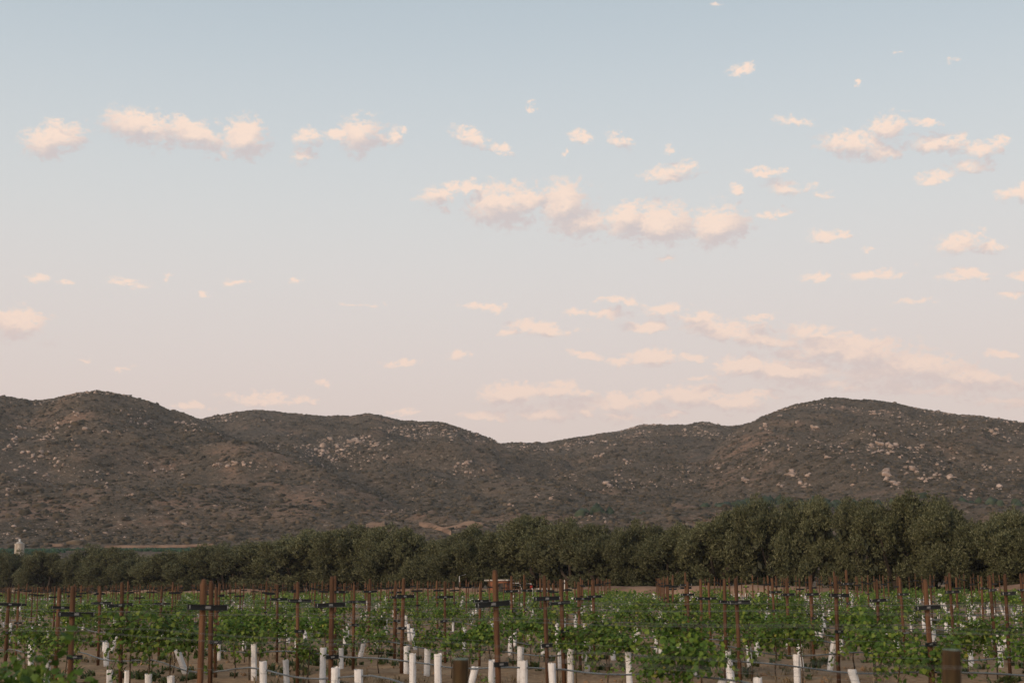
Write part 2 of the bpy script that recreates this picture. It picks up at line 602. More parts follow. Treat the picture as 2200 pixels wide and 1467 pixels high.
def m_brickwall(t, o):
    tc = t.n('ShaderNodeTexCoord')
    mp = t.n('ShaderNodeMapping')
    mp.inputs['Rotation'].default_value = (math.pi / 2, 0, 0)
    t.l(tc.outputs['Object'], mp.inputs[0])
    b = t.n('ShaderNodeTexBrick')
    b.inputs['Scale'].default_value = 3.0
    b.inputs['Color1'].default_value = (0.34, 0.115, 0.055, 1)
    b.inputs['Color2'].default_value = (0.26, 0.085, 0.042, 1)
    b.inputs['Mortar'].default_value = (0.30, 0.21, 0.15, 1)
    b.inputs['Mortar Size'].default_value = .012
    t.l(mp.outputs[0], b.inputs[0])
    n = noise(t, 5, 3, .6, 'Object')
    principled(t, o, t.mix(t.math('MULTIPLY', n, .35), b.outputs[0], (0.20, 0.10, 0.06)), .9, .15)


MT = dict(
    ground=mat('soil', m_ground), hill=mat('chaparral_soil', m_hill),
    vine=mat('vine_leaf', m_leaf([(0.038, 0.078, 0.012), (0.102, 0.178, 0.026), (0.225, 0.280, 0.046), (0.34, 0.30, 0.06)], .35)),
    vinefar=mat('vine_leaf_far', m_leaf([(0.046, 0.090, 0.015), (0.108, 0.182, 0.028), (0.225, 0.275, 0.050)], .35)),
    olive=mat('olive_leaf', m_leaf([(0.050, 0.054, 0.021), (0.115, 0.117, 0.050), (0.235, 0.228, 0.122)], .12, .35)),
    olive_shade=mat('olive_inner_shade', m_leaf([(0.034, 0.038, 0.017), (0.046, 0.050, 0.022), (0.062, 0.064, 0.030)], .05, .3)),  # olive leaf colour darkened to paint the shade inside the crowns
    shrub=mat('scrub_leaf', m_leaf([(0.050, 0.041, 0.028), (0.080, 0.064, 0.043), (0.150, 0.111, 0.075)], .05, .2, .9)),
    bush=mat('bush_leaf', m_leaf([(0.030, 0.044, 0.024), (0.044, 0.062, 0.034), (0.070, 0.088, 0.050)], .1, .3, .8)),
    weed=mat('weed_leaf', m_leaf([(0.05, 0.075, 0.022), (0.085, 0.105, 0.035), (0.14, 0.13, 0.05)], .2)),
    straw=mat('dry_grass', m_leaf([(0.20, 0.14, 0.07), (0.28, 0.20, 0.11), (0.36, 0.27, 0.16)], .2)),
    crop=mat('far_crop_leaf', m_leaf([(0.030, 0.070, 0.034), (0.042, 0.090, 0.044), (0.060, 0.110, 0.055)], .15)),
    bark=mat('olive_bark', plain((0.075, 0.058, 0.045), .9, .1, .3, 4)),
    wood=mat('vine_wood', plain((0.10, 0.07, 0.045), .9, .1, .3, 20)),
    post=mat('treated_post', m_post), stub=mat('weathered_stub', m_stub), stubtop=mat('copper_green_cut', m_stubtop),
    black=mat('black_metal', plain((0.012, 0.015, 0.015), .45, .4, .2, 10)),
    steel=mat('galvanised', plain((0.38, 0.38, 0.37), .4, .5, .15, 30, .7)),
    wire=mat('wire', plain((0.16, 0.16, 0.155), .5, .4, .15, 30, .2)),
    hose=mat('drip_hose', plain((0.085, 0.092, 0.094), .26, .6, .2, 3)),
    tube=mat('white_tube', m_tubewhite), rock=mat('granite', m_rock),
    tank=mat('tank_render', m_tank), brick=mat('brick', m_brickwall),
    concrete=mat('concrete', plain((0.46, 0.42, 0.38), .85, .2, .15, 3)), whitepaint=mat('white_paint', plain((0.72, 0.70, 0.67), .5, .3, .06, 6)),
    red=mat('red_paint', plain((0.42, 0.03, 0.02), .5, .3, .1, 6)), door=mat('dark_door', plain((0.05, 0.04, 0.035), .7, .2, .2, 6)),
    dirt=mat('tan_dirt', plain((0.30, 0.180, 0.115), .95, .1, .18, .2)))

# ------------------------------------------------------------------ terrain functions
RD = np.array([math.sin(R(-38)), math.cos(R(-38))])        # along the vine rows
RN = np.array([math.cos(R(-38)), -math.sin(R(-38))])       # across the rows, away from the camera
TL = np.array([math.cos(R(-42)), -math.sin(R(-42))])       # across the olive line
TREE_S = 114.3


def gz(x, y):
    s = np.clip(RN[0] * np.asarray(x, float) + RN[1] * np.asarray(y, float), 0, 130)
    return 0.3 * (s / 110.0) ** 2


R0, E0 = 450.0, 0.0245
LAYERS = [
    dict(pts=[(-900, 930), (-600, 905), (-300, 868), (-60, 851), (0, 853), (40, 857), (75, 863), (112, 860), (165, 848), (210, 843), (250, 850), (290, 862), (330, 876), (370, 893), (400, 903), (440, 920), (520, 958), (640, 1018), (780, 1090), (900, 1150), (1000, 1200)],
         R=[(-900, 1250), (210, 1200), (420, 1060), (700, 800), (1000, 620)], s=1),
    dict(pts=[(-900, 1000), (0, 960), (300, 925), (380, 910), (420, 903), (480, 893), (545, 885), (570, 886), (600, 890), (640, 893), (680, 897), (720, 899), (790, 895), (815, 897), (860, 905), (915, 910), (960, 913), (1000, 928), (1040, 945), (1075, 958), (1150, 990), (1300, 1050), (1500, 1130), (1700, 1200)],
         R=[(-900, 1650), (500, 1620), (1000, 1500), (1300, 1100), (1700, 700)], s=2),
    dict(pts=[(600, 1160), (760, 1090), (900, 1030), (1000, 985), (1075, 958), (1100, 954), (1170, 956), (1250, 940), (1300, 932), (1340, 928), (1375, 915), (1400, 914), (1440, 917), (1470, 916), (1500, 912), (1530, 911), (1560, 919), (1590, 915), (1640, 902), (1720, 915), (1900, 930), (2200, 950), (3000, 1000)],
         R=[(600, 800), (900, 1250), (1075, 1600), (1400, 1680), (2200, 1750), (3000, 1750)], s=3),
    dict(pts=[(1150, 1180), (1300, 1120), (1420, 1070), (1500, 1010), (1560, 955), (1600, 921), (1640, 898), (1670, 884), (1700, 875), (1750, 865), (1800, 861), (1840, 863), (1870, 862), (1920, 866), (1960, 875), (1990, 881), (2060, 891), (2100, 892), (2150, 901), (2200, 912), (2400, 950), (3000, 1010)],
         R=[(1150, 650), (1500, 1000), (1640, 1180), (1800, 1320), (2200, 1350), (3000, 1350)], s=4),
]
TH = np.linspace(R(-34), R(34), 3000)
for L in LAYERS:
    th, ee = zip(*[azel(*p) for p in L['pts']])
    e = np.interp(TH, th, np.tan(ee), left=np.tan(ee)[0], right=np.tan(ee)[-1])
    k = np.exp(-.5 * (np.arange(-24, 25) / 7.0) ** 2)
    pad = np.pad(e, 24, mode='edge')
    L['e'] = np.convolve(pad, k / k.sum(), mode='valid')
    rr = np.interp(TH, [azel(p, 1000)[0] for p, _ in L['R']], [q for _, q in L['R']])
    k2 = np.exp(-.5 * (np.arange(-200, 201) / 70.0) ** 2)
    L['rr'] = np.convolve(np.pad(rr, 200, mode='edge'), k2 / k2.sum(), mode='valid')


def hill_z(x, y):
    x, y = np.asarray(x, float), np.asarray(y, float)
    r, th = np.hypot(x, y), np.arctan2(x, y)
    z = np.full(r.shape, -50.0)
    zr0 = CAM_H + R0 * E0
    apron = (zr0 + 0.6) * sstep(300, R0, r) - 0.6
    z = np.where(r <= R0, apron, z)
    for L in LAYERS:
        e, Rc = np.interp(th, TH, L['e']), np.interp(th, TH, L['rr'])
        t = (r - R0) / (Rc - R0)
        tc = np.clip(t, 0, 1)
        sp = fbm(x / 150 + 3.1 * L['s'], y / 210, L['s'], 4)
        spur = 1 - np.abs(2 * sp - 1) * 2.2
        small = fbm(x / 34, y / 34, 40 + L['s'], 4) - .5
        ex = np.maximum(e - E0, -0.01)
        tan = E0 + ex * (1 - (1 - tc) ** 1.75)
        zz = CAM_H + np.minimum(r, Rc) * tan - np.where(t > 1, (r - Rc) * 0.05 + (r - Rc) ** 2 * 0.0012, 0)
        env = 4 * tc * (1 - tc) ** 1.1
        zz = zz + env * (spur * 15.0 + small * 13.0) + small * 0.9 * (t > 0)
        z = np.where(t > 0, np.maximum(z, zz), z)
    return z


def ray_hill(px, py):
    d = pdir(px, py)
    r = np.arange(R0 + 2, 1900, 1.5)
    h = math.hypot(d[0], d[1])
    x, y, z = d[0] / h * r, d[1] / h * r, CAM_H + d[2] / h * r
    hit = np.nonzero(hill_z(x, y) >= z)[0]
    if not len(hit):
        return None
    i = hit[0]
    return x[i], y[i], float(hill_z(x[i:i + 1], y[i:i + 1])[0]), r[i]


def build_terrain():
    # ground sheet out to the horizon
    rr = np.concatenate([[0.01], np.geomspace(3, 70, 200), np.geomspace(72, 2650, 70)])
    aa = np.concatenate([np.linspace(R(-32), R(32), 420), np.linspace(R(34), R(326), 80)])
    rg, ag = np.meshgrid(rr, aa, indexing='ij')
    x, y = rg * np.sin(ag), rg * np.cos(ag)
    fade = np.clip(1.2 - rg / 65, 0, 1)
    s = RN[0] * x + RN[1] * y
    u = (s - 3.6) / 3.0
    berm = 0.05 * np.cos(2 * math.pi * u) * (s > 0)
    z = gz(x, y) + fade * (0.10 * (fbm(x * .9, y * .9, 5, 3) - .5) + 0.09 * (fbm(x * 4, y * 4, 9, 3) - .5) + berm)
    z = np.where(rg < 3, gz(x, y), z)
    g = link('ground', mesh('ground', np.stack([x, y, z], -1).reshape(-1, 3), grid_faces(len(rr), len(aa), True), MT['ground'], True))
    tag(g, kind='structure')
    # hills
    rr = np.concatenate([np.linspace(298, 450, 18), np.linspace(455, 1000, 105), np.linspace(1006, 1780, 100), np.linspace(1800, 2300, 12)])
    aa = np.linspace(R(-33), R(33), 700)
    rg, ag = np.meshgrid(rr, aa, indexing='ij')
    x, y = rg * np.sin(ag), rg * np.cos(ag)
    h = link('hills', mesh('hills', np.stack([x, y, hill_z(x, y)], -1).reshape(-1, 3), grid_faces(len(rr), len(aa)), MT['hill'], True))
    tag(h, kind='structure')


build_terrain()


def gzf(x, y):
    return float(gz(x, y))


# ------------------------------------------------------------------ scatter: many copies of small templates joined into one mesh
def scatter(name, tmpl, P, S, A, m, label=None, tilt=None, smooth=False):
    """tmpl: list of (V, F array); P points, S scales (n,3), A yaw."""
    Vs, Fs, base = [], [], 0
    pick = RNG.integers(0, len(tmpl), len(P))
    for k, (V, F) in enumerate(tmpl):
        idx = np.nonzero(pick == k)[0]
        if not len(idx):
            continue
        V = np.asarray(V)
        ca, sa = np.cos(A[idx])[:, None], np.sin(A[idx])[:, None]
        q = V[None] * S[idx][:, None, :]
        X = q[..., 0] * ca - q[..., 1] * sa
        Y = q[..., 0] * sa + q[..., 1] * ca
        out = np.stack([X, Y, q[..., 2]], -1) + P[idx][:, None, :]
        Vs.append(out.reshape(-1, 3))
        f = F[None] + (np.arange(len(idx)) * len(V))[:, None, None] + base
        Fs.append(f.reshape(-1, F.shape[1]))
        base += len(idx) * len(V)
    o = link(name, mesh(name, np.concatenate(Vs), np.concatenate(Fs), m, smooth))
    tag(o, label, kind='stuff')
    return o


def icos(sub=1):
    import bmesh
    bm = bmesh.new()
    bmesh.ops.create_icosphere(bm, subdivisions=sub, radius=1.0)
    V = np.array([v.co[:] for v in bm.verts])
    F = np.array([[v.index for v in f.verts] for f in bm.faces])
    bm.free()
    return V, F


def shrub_templates(n=6):
    out = []
    m = 4
    a5 = np.arange(m) * 2 * math.pi / m
    F = np.array([f for i in range(m) for f in ((i, (i + 1) % m, m + (i + 1) % m), (i, m + (i + 1) % m, m + i), (m + i, m + (i + 1) % m, 2 * m))])
    for k in range(n):
        V = np.concatenate([np.stack([np.cos(a5), np.sin(a5), 0 * a5 - .2], -1), np.stack([.85 * np.cos(a5 + .5), .85 * np.sin(a5 + .5), 0 * a5 + .5], -1), [[0, 0, .85]]])
        V[:, :2] *= 1 + RNG.normal(0, .22, (9, 1))
        V[m:, 2] *= 1 + RNG.normal(0, .25, 5)
        V[8, :2] += RNG.normal(0, .25, 2)
        out.append((V, F))
    return out


def rock_templates(n, sub, rough):
    out = []
    V, F = icos(sub)
    for k in range(n):
        q = V.copy()
        for c in range(13):
            d = RNG.normal(size=3)
            d /= np.linalg.norm(d)
            lim = RNG.uniform(.42, .8)
            pr = q @ d
            q = q - np.outer(np.maximum(pr - lim, 0), d)
        q *= 1 + RNG.normal(0, rough, (len(V), 1))
        q *= np.array([RNG.uniform(.85, 1.25), RNG.uniform(.8, 1.1), RNG.uniform(.7, 1.0)])
        out.append((q, F))
    return out


# ------------------------------------------------------------------ hillside boulders
BOULDER_SETS = [
 # label, [(x, y, sx, sy, n, size_lo, size_hi)]
 ('pinkish granite boulder in the big outcrop high on the middle hill', [(690, 968, 12, 9, 7, 12, 22), (698, 942, 15, 6, 9, 7, 13), (735, 962, 12, 8, 8, 8, 15), (765, 950, 14, 7, 9, 10, 16), (785, 945, 18, 6, 7, 8, 14), (745, 985, 30, 7, 12, 4, 9), (800, 958, 8, 8, 4, 8, 12), (715, 985, 10, 5, 5, 8, 13), (820, 982, 25, 6, 8, 5, 10)]),
 ('small pale boulder group just under the middle ridge', [(841, 924, 7, 3, 4, 6, 9), (921, 922, 6, 4, 3, 6, 9), (940, 945, 25, 14, 8, 3, 7), (799, 957, 12, 8, 3, 8, 12)]),
 ('pale boulder on the upper face of the rounded hill above the water tank', [(166, 892, 9, 4, 4, 7, 12), (185, 922, 3, 2, 1, 15, 16), (128, 915, 12, 7, 6, 7, 12), (101, 939, 12, 6, 6, 7, 13), (54, 921, 10, 7, 6, 7, 14), (235, 927, 30, 5, 9, 6, 11), (284, 904, 14, 6, 8, 6, 11), (323, 912, 16, 5, 7, 6, 10), (381, 909, 16, 3, 7, 6, 11), (415, 921, 14, 5, 7, 5, 9), (471, 934, 5, 3, 2, 9, 12), (260, 880, 14, 3, 5, 5, 8), (310, 884, 10, 3, 3, 5, 8)]),
 ('grey boulder in the rocky gully of the rounded hill above the water tank', [(84, 981, 22, 9, 10, 7, 16), (123, 1000, 10, 8, 4, 10, 18), (161, 961, 14, 10, 6, 7, 12), (20, 960, 18, 22, 10, 6, 13), (35, 1010, 25, 18, 9, 5, 11), (98, 1022, 6, 4, 3, 8, 12), (15, 1055, 14, 20, 6, 5, 10), (60, 1065, 25, 14, 4, 4, 8)]),
 ('scattered pale boulder low on the brown slope behind the olive trees', [(314, 994, 5, 3, 2, 10, 13), (356, 1009, 18, 6, 9, 6, 11), (282, 1018, 9, 3, 4, 6, 9), (471, 998, 8, 4, 4, 9, 14), (505, 998, 20, 5, 8, 8, 14), (555, 1004, 20, 4, 5, 5, 9), (225, 1043, 5, 4, 3, 7, 10), (279, 1067, 10, 3, 3, 7, 11), (136, 1099, 5, 3, 3, 8, 11), (398, 1129, 3, 2, 1, 12, 13), (204, 1015, 4, 3, 1, 8, 9), (600, 1010, 25, 12, 6, 4, 9), (680, 1060, 40, 30, 7, 4, 9), (391, 1024, 6, 5, 3, 6, 8)]),
 ('blocky boulder stack on the spur between the two saddles', [(1005, 998, 10, 4, 5, 10, 15), (985, 1001, 6, 3, 3, 8, 10), (1020, 1016, 20, 6, 7, 6, 11), (975, 1015, 6, 4, 3, 6, 9), (886, 1075, 4, 4, 3, 6, 10), (935, 1030, 8, 4, 3, 5, 8)]),
 ('pale boulder on the low rocky spur below the long ridge', [(1278, 978, 14, 5, 7, 7, 13), (1305, 1045, 5, 6, 3, 12, 20), (1184, 1069, 4, 4, 2, 10, 13), (1150, 1065, 8, 4, 4, 6, 11), (1345, 995, 16, 6, 7, 6, 11), (1315, 1099, 5, 2, 2, 10, 14), (1103, 1089, 6, 3, 2, 9, 13), (1210, 1020, 35, 14, 12, 4, 9), (1330, 1030, 30, 20, 10, 4, 9), (1240, 1053, 25, 10, 6, 5, 9), (1376, 931, 8, 4, 4, 7, 11), (1470, 927, 5, 3, 3, 8, 13), (1500, 918, 16, 3, 6, 5, 9), (1120, 962, 10, 3, 3, 5, 8)]),
 ('large pinkish boulder on the broad hill above the tallest olive trees', [(1645, 920, 8, 6, 5, 9, 15), (1712, 908, 3, 3, 1, 13, 14), (1751, 922, 5, 3, 3, 13, 18), (1887, 892, 8, 4, 4, 9, 15), (1905, 884, 16, 4, 6, 6, 10), (2130, 927, 12, 5, 6, 8, 14), (1780, 988, 6, 5, 3, 11, 17), (1705, 1021, 7, 6, 4, 14, 22), (1737, 1021, 4, 3, 2, 13, 16), (1676, 1045, 5, 3, 3, 11, 15), (1727, 1039, 6, 4, 3, 12, 17), (1601, 1036, 7, 5, 4, 9, 14), (1830, 1043, 5, 3, 2, 9, 13), (2000, 892, 20, 4, 6, 4, 8)]),
 ('granite slab in the cliff band across the broad hill', [(1879, 957, 7, 4, 4, 14, 22), (1918, 960, 9, 4, 5, 14, 22), (1885, 972, 8, 4, 4, 12, 18), (1905, 975, 7, 3, 3, 12, 16), (1820, 970, 20, 8, 12, 6, 12), (1965, 962, 14, 5, 6, 8, 14), (2020, 968, 25, 5, 9, 6, 12), (2055, 975, 8, 5, 3, 8, 12), (1850, 1000, 25, 10, 8, 6, 10)]),
 ('big blocky boulder below the cliff band of the broad hill', [(1908, 1022, 5, 6, 3, 20, 30), (1918, 1038, 6, 4, 3, 14, 20), (1966, 1012, 6, 7, 4, 15, 23), (1945, 1015, 4, 5, 2, 12, 17), (1978, 1030, 3, 5, 2, 11, 15), (1990, 1034, 3, 4, 2, 11, 14), (2010, 1024, 7, 5, 4, 9, 14), (2035, 1029, 8, 4, 3, 13, 22), (2140, 1048, 9, 5, 4, 13, 22), (2120, 1005, 14, 4, 5, 7, 12), (1950, 985, 16, 10, 8, 6, 12), (2010, 1000, 30, 14, 9, 5, 10), (2175, 1010, 20, 30, 8, 5, 11), (2090, 1060, 25, 10, 6, 6, 11)]),
]


def build_boulders():
    tm = rock_templates(9, 2, .05)
    ms = [mesh('boulder_%d' % i, V, F, MT['rock'], False) for i, (V, F) in enumerate(tm)]
    cand = []
    for label, sets in BOULDER_SETS:
        for (x, y, sx, sy, n, lo, hi) in sets:
            for i in range(n):
                px, py = x + RNG.normal(0, sx * .7), y + RNG.normal(0, sy * .7)
                h = ray_hill(px, py)
                if h is None:
                    continue
                w = RNG.uniform(lo, hi) if n > 1 else hi
                cand.append((w, label, h))
            for i in range(int(n * 2.2)):
                h = ray_hill(x + RNG.normal(0, sx * 1.1), y + RNG.normal(0, sy * 1.1))
                if h is not None:
                    cand.append((RNG.uniform(.25, .62) * lo, label, h))
    cand.sort(key=lambda c: -c[0])
    for i, (w, label, h) in enumerate(cand[:300]):
        s = w / FPX * h[3] / 2 * .93
        o = link('boulder', ms[i % len(ms)], None, (h[0], h[1], h[2] + s * .18), (RNG.uniform(-.4, .4), RNG.uniform(-.4, .4), RNG.uniform(0, 6.28)), (s * RNG.uniform(.85, 1.2), s * RNG.uniform(.85, 1.2), s * RNG.uniform(.75, 1.1)))
        tag(o, label, 'boulder', label.split(' boulder')[-1].strip() + ' boulders' if 'slab' not in label else 'cliff band slabs')
    # the many small stones
    P, S = [], []
    for (w, label, h) in cand[300:]:
        s = w / FPX * h[3] / 2
        P.append((h[0], h[1], h[2])); S.append(s)
    n = 60000
    th, r = RNG.uniform(R(-23), R(23), n), np.sqrt(RNG.uniform(460 ** 2, 1650 ** 2, n))
    x, y = r * np.sin(th), r * np.cos(th)
    dens = (fbm(x / 48, y / 48, 77, 4) * .55 + fbm(x / 150, y / 150, 78, 2) * .45)
    keep = dens + RNG.uniform(-.10, .10, n) > .555
    keep &= dens - (1050 - np.minimum(r, 1050)) * .00012 > .505
    x, y, r = x[keep], y[keep], r[keep]
    z = hill_z(x, y)
    s = np.minimum(np.exp(RNG.normal(math.log(.74), .5, len(x))), 2.0) * np.clip(r / 1050, .45, 1.1)
    P = np.concatenate([np.array(P).reshape(-1, 3), np.stack([x, y, z], -1)])
    S = np.concatenate([np.array(S), s])
    S3 = S[:, None] * RNG.uniform(.7, 1.35, (len(S), 3)) * np.array([1, 1, .8])
    scatter('scree', rock_templates(5, 1, .12), P, S3, RNG.uniform(0, 6.28, len(P)), MT['rock'], 'small pale stones strewn over the brown hillsides')
    return cand


AZG = np.linspace(R(-25), R(25), 1200)
RG = np.arange(R0, 1800, 8.0)
_rg, _ag = np.meshgrid(RG, AZG, indexing='ij')
SIGHT = np.maximum.accumulate((hill_z(_rg * np.sin(_ag), _rg * np.cos(_ag)) - CAM_H) / _rg, axis=0)
TREETOP = np.interp(AZG, [azel(p, q)[0] for p, q in ((-200, 1190), (480, 1180), (700, 1150), (1100, 1140), (1450, 1135), (1600, 1100), (2400, 1100))], [math.tan(azel(p, q)[1]) for p, q in ((-200, 1190), (480, 1180), (700, 1150), (1100, 1140), (1450, 1135), (1600, 1100), (2400, 1100))])


def shows(x, y, z, h):
    """Which hillside points are not lost behind nearer slopes or the olive belt."""
    r, a = np.hypot(x, y), np.arctan2(x, y)
    e = (z + h - CAM_H) / r
    i = np.clip(((r - 30 - R0) / 8).astype(int), 0, len(RG) - 1)
    j = np.clip(np.round((a - AZG[0]) / (AZG[1] - AZG[0])).astype(int), 0, len(AZG) - 1)
    return (e > SIGHT[i, j] - .0006) & (e > TREETOP[j] - .004)


def build_scrub():
    n = 270000
    th, r = RNG.uniform(R(-23.5), R(23.5), n), np.sqrt(RNG.uniform(455 ** 2, 1720 ** 2, n))
    x, y = r * np.sin(th), r * np.cos(th)
    d = fbm(x / 45, y / 45, 31, 4) * .6 + fbm(x / 160, y / 160, 35, 3) * .4
    keep = RNG.uniform(0, 1, n) < sstep(.74, .40, d) * .70 + .10
    x, y = x[keep], y[keep]
    z = hill_z(x, y)
    k = shows(x, y, z, 1.5)
    x, y, z = x[k], y[k], z[k]
    print('scrub', len(x))
    s = np.exp(RNG.normal(math.log(.64), .40, len(x)))
    S3 = s[:, None] * np.stack([RNG.uniform(.8, 1.6, len(s)), RNG.uniform(.8, 1.6, len(s)), RNG.uniform(.7, 1.15, len(s))], -1)
    scatter('scrub', shrub_templates(), np.stack([x, y, z - .15], -1), S3, RNG.uniform(0, 6.28, len(x)), MT['shrub'], 'dry olive brown chaparral scrub covering the hills')
    # greener trees and bushes along the foot of the hills
    n = 2600
    px = RNG.uniform(-150, 2350, n)
    r = RNG.uniform(430, 560, n)
    a = np.array([azel(p, 1150)[0] for p in px])
    x, y = r * np.sin(a), r * np.cos(a)
    dn = fbm(x / 60, y / 60, 91, 3) + np.where(px > 1250, .14, -.25)
    k = dn > .6
    x, y = x[k], y[k]
    s = RNG.uniform(1.0, 2.6, len(x))
    scatter('foothill_undergrowth', shrub_templates(), np.stack([x, y, hill_z(x, y)], -1), s[:, None] * np.array([1, 1, 1.25]), RNG.uniform(0, 6.28, len(x)), MT['bush'], 'dark green bushes massed at the foot of the hills')


CAND = build_boulders()
build_scrub()


def build_far_field():
    # strip of green crop rows on the rising ground at the foot of the rounded hill
    a0, a1 = azel(-120, 1180)[0], azel(930, 1180)[0]
    P = []
    for r in np.arange(350, 446, 3.0):
        th = np.arange(a0, a1, 1.1 / r)
        th = th + RNG.normal(0, .3 / r, len(th))
        P.append(np.stack([r * np.sin(th), r * np.cos(th)], -1))
    P = np.concatenate(P)
    keep = fbm(P[:, 0] / 40, P[:, 1] / 40, 8, 3) > .36
    P = P[keep]
    z = hill_z(P[:, 0], P[:, 1])
    s = RNG.uniform(.55, .95, len(P))
    scatter('far_crop_rows', shrub_templates(), np.c_[P, z], s[:, None] * np.array([1, 1, 1.0]), RNG.uniform(0, 6.28, len(P)), MT['crop'], 'green crop rows at the foot of the rounded hill')
    # worn tracks and cuttings draped over the foot of the hills
    for pts, wid in (([(225, 1176), (300, 1177), (380, 1176), (470, 1172)], 1.6), ([(100, 1172), (120, 1173), (140, 1172)], 2.5),
                     ([(900, 1125), (925, 1130), (950, 1138), (972, 1147)], 4.5), ([(950, 1139), (985, 1131), (1015, 1127), (1045, 1128)], 4.0),
                     ([(786, 1134), (800, 1128), (830, 1127)], 4.0)):
        c = []
        for i in range(len(pts) - 1):
            for q in np.linspace(0, 1, 9)[:-1]:
                px, py = (1 - q) * np.array(pts[i]) + q * np.array(pts[i + 1])
                h = ray_hill(px, py)
                if h is not None:
                    c.append(h[:2])
        if len(c) < 4:
            continue
        c = np.array(c)
        k = np.array([.25, .5, .25])
        for _ in range(3):
            c[1:-1] = .25 * c[:-2] + .5 * c[1:-1] + .25 * c[2:]
        rad = c / np.linalg.norm(c, axis=1, keepdims=True)
        V = []
        for q in np.linspace(-1, 1, 5):
            w = wid * (.75 + .5 * fbm(c[:, 0] / 9, c[:, 1] / 9, 12, 2))[:, None]
            p = c + rad * q * w
            V.append(np.c_[p, hill_z(p[:, 0], p[:, 1]) + .75 - .6 * abs(q)])
        tag(link('path', mesh('path', np.concatenate(V), grid_faces(5, len(c)), MT['dirt'], True)), kind='structure')


build_far_field()


# ------------------------------------------------------------------ water tank on the left
def build_tank():
    r = 400.0
    a = azel(42, 1175)[0]
    x, y = r * math.sin(a), r * math.cos(a)
    zb = float(hill_z(x, y))
    zt = CAM_H + r * math.tan(azel(42, 1167)[1])
    h = zt - zb + .2
    t = tag(link('water_tank', None, None, (x, y, zb - .2)), 'pale cylindrical water tank with a small white vent rising behind the olive trees', 'water tank')
    link('tank_wall', MB().lathe([(1.25, 0), (1.25, h * .5), (1.23, h)], 28).me('tank_wall', MT['tank'], False), t)
    link('ring_band', MB().lathe([(1.24, h - .16), (1.30, h - .14), (1.30, h - .02), (1.24, h + .004)], 28).me('ring_band', MT['tank']), t)
    rf = link('tank_roof', MB().lathe([(1.22, h), (.82, h + .1), (.78, h + .32), (.3, h + .50)], 24).me('tank_roof', MT['concrete']), t)
    link('vent_pipe', MB().lathe([(.26, h + .4), (.26, h + 1.0), (.31, h + 1.02), (.31, h + 1.15), (.1, h + 1.2)], 14).me('vent_pipe', MT['whitepaint']), rf)
    lad = MB()
    for sx in (-.18, .18):
        lad.tube([(sx, -1.36, 0), (sx, -1.36, h + .2)], .03, 5)
    for i in range(12):
        lad.tube([(-.18, -1.36, .3 + i * h / 12.5), (.18, -1.36, .3 + i * h / 12.5)], .02, 5)
    link('ladder', lad.me('ladder', MT['steel']), t, rot=(0, 0, R(70)))


build_tank()


# ------------------------------------------------------------------ olive trees
def quads(C, D, N, Lh, Wd):
    """Leaf quads: centre C, long axis D, normal-ish N, half length and width arrays -> V, F."""
    S = np.cross(D, N)
    S /= np.linalg.norm(S, axis=1, keepdims=True) + 1e-9
    a, b = D * Lh[:, None], S * Wd[:, None]
    V = np.stack([C - a, C + b - a * .1, C + a, C - b - a * .1], 1).reshape(-1, 3)
    F = np.arange(len(V)).reshape(-1, 4)
    return V, F


def unit(v):
    return v / (np.linalg.norm(v, axis=1, keepdims=True) + 1e-9)


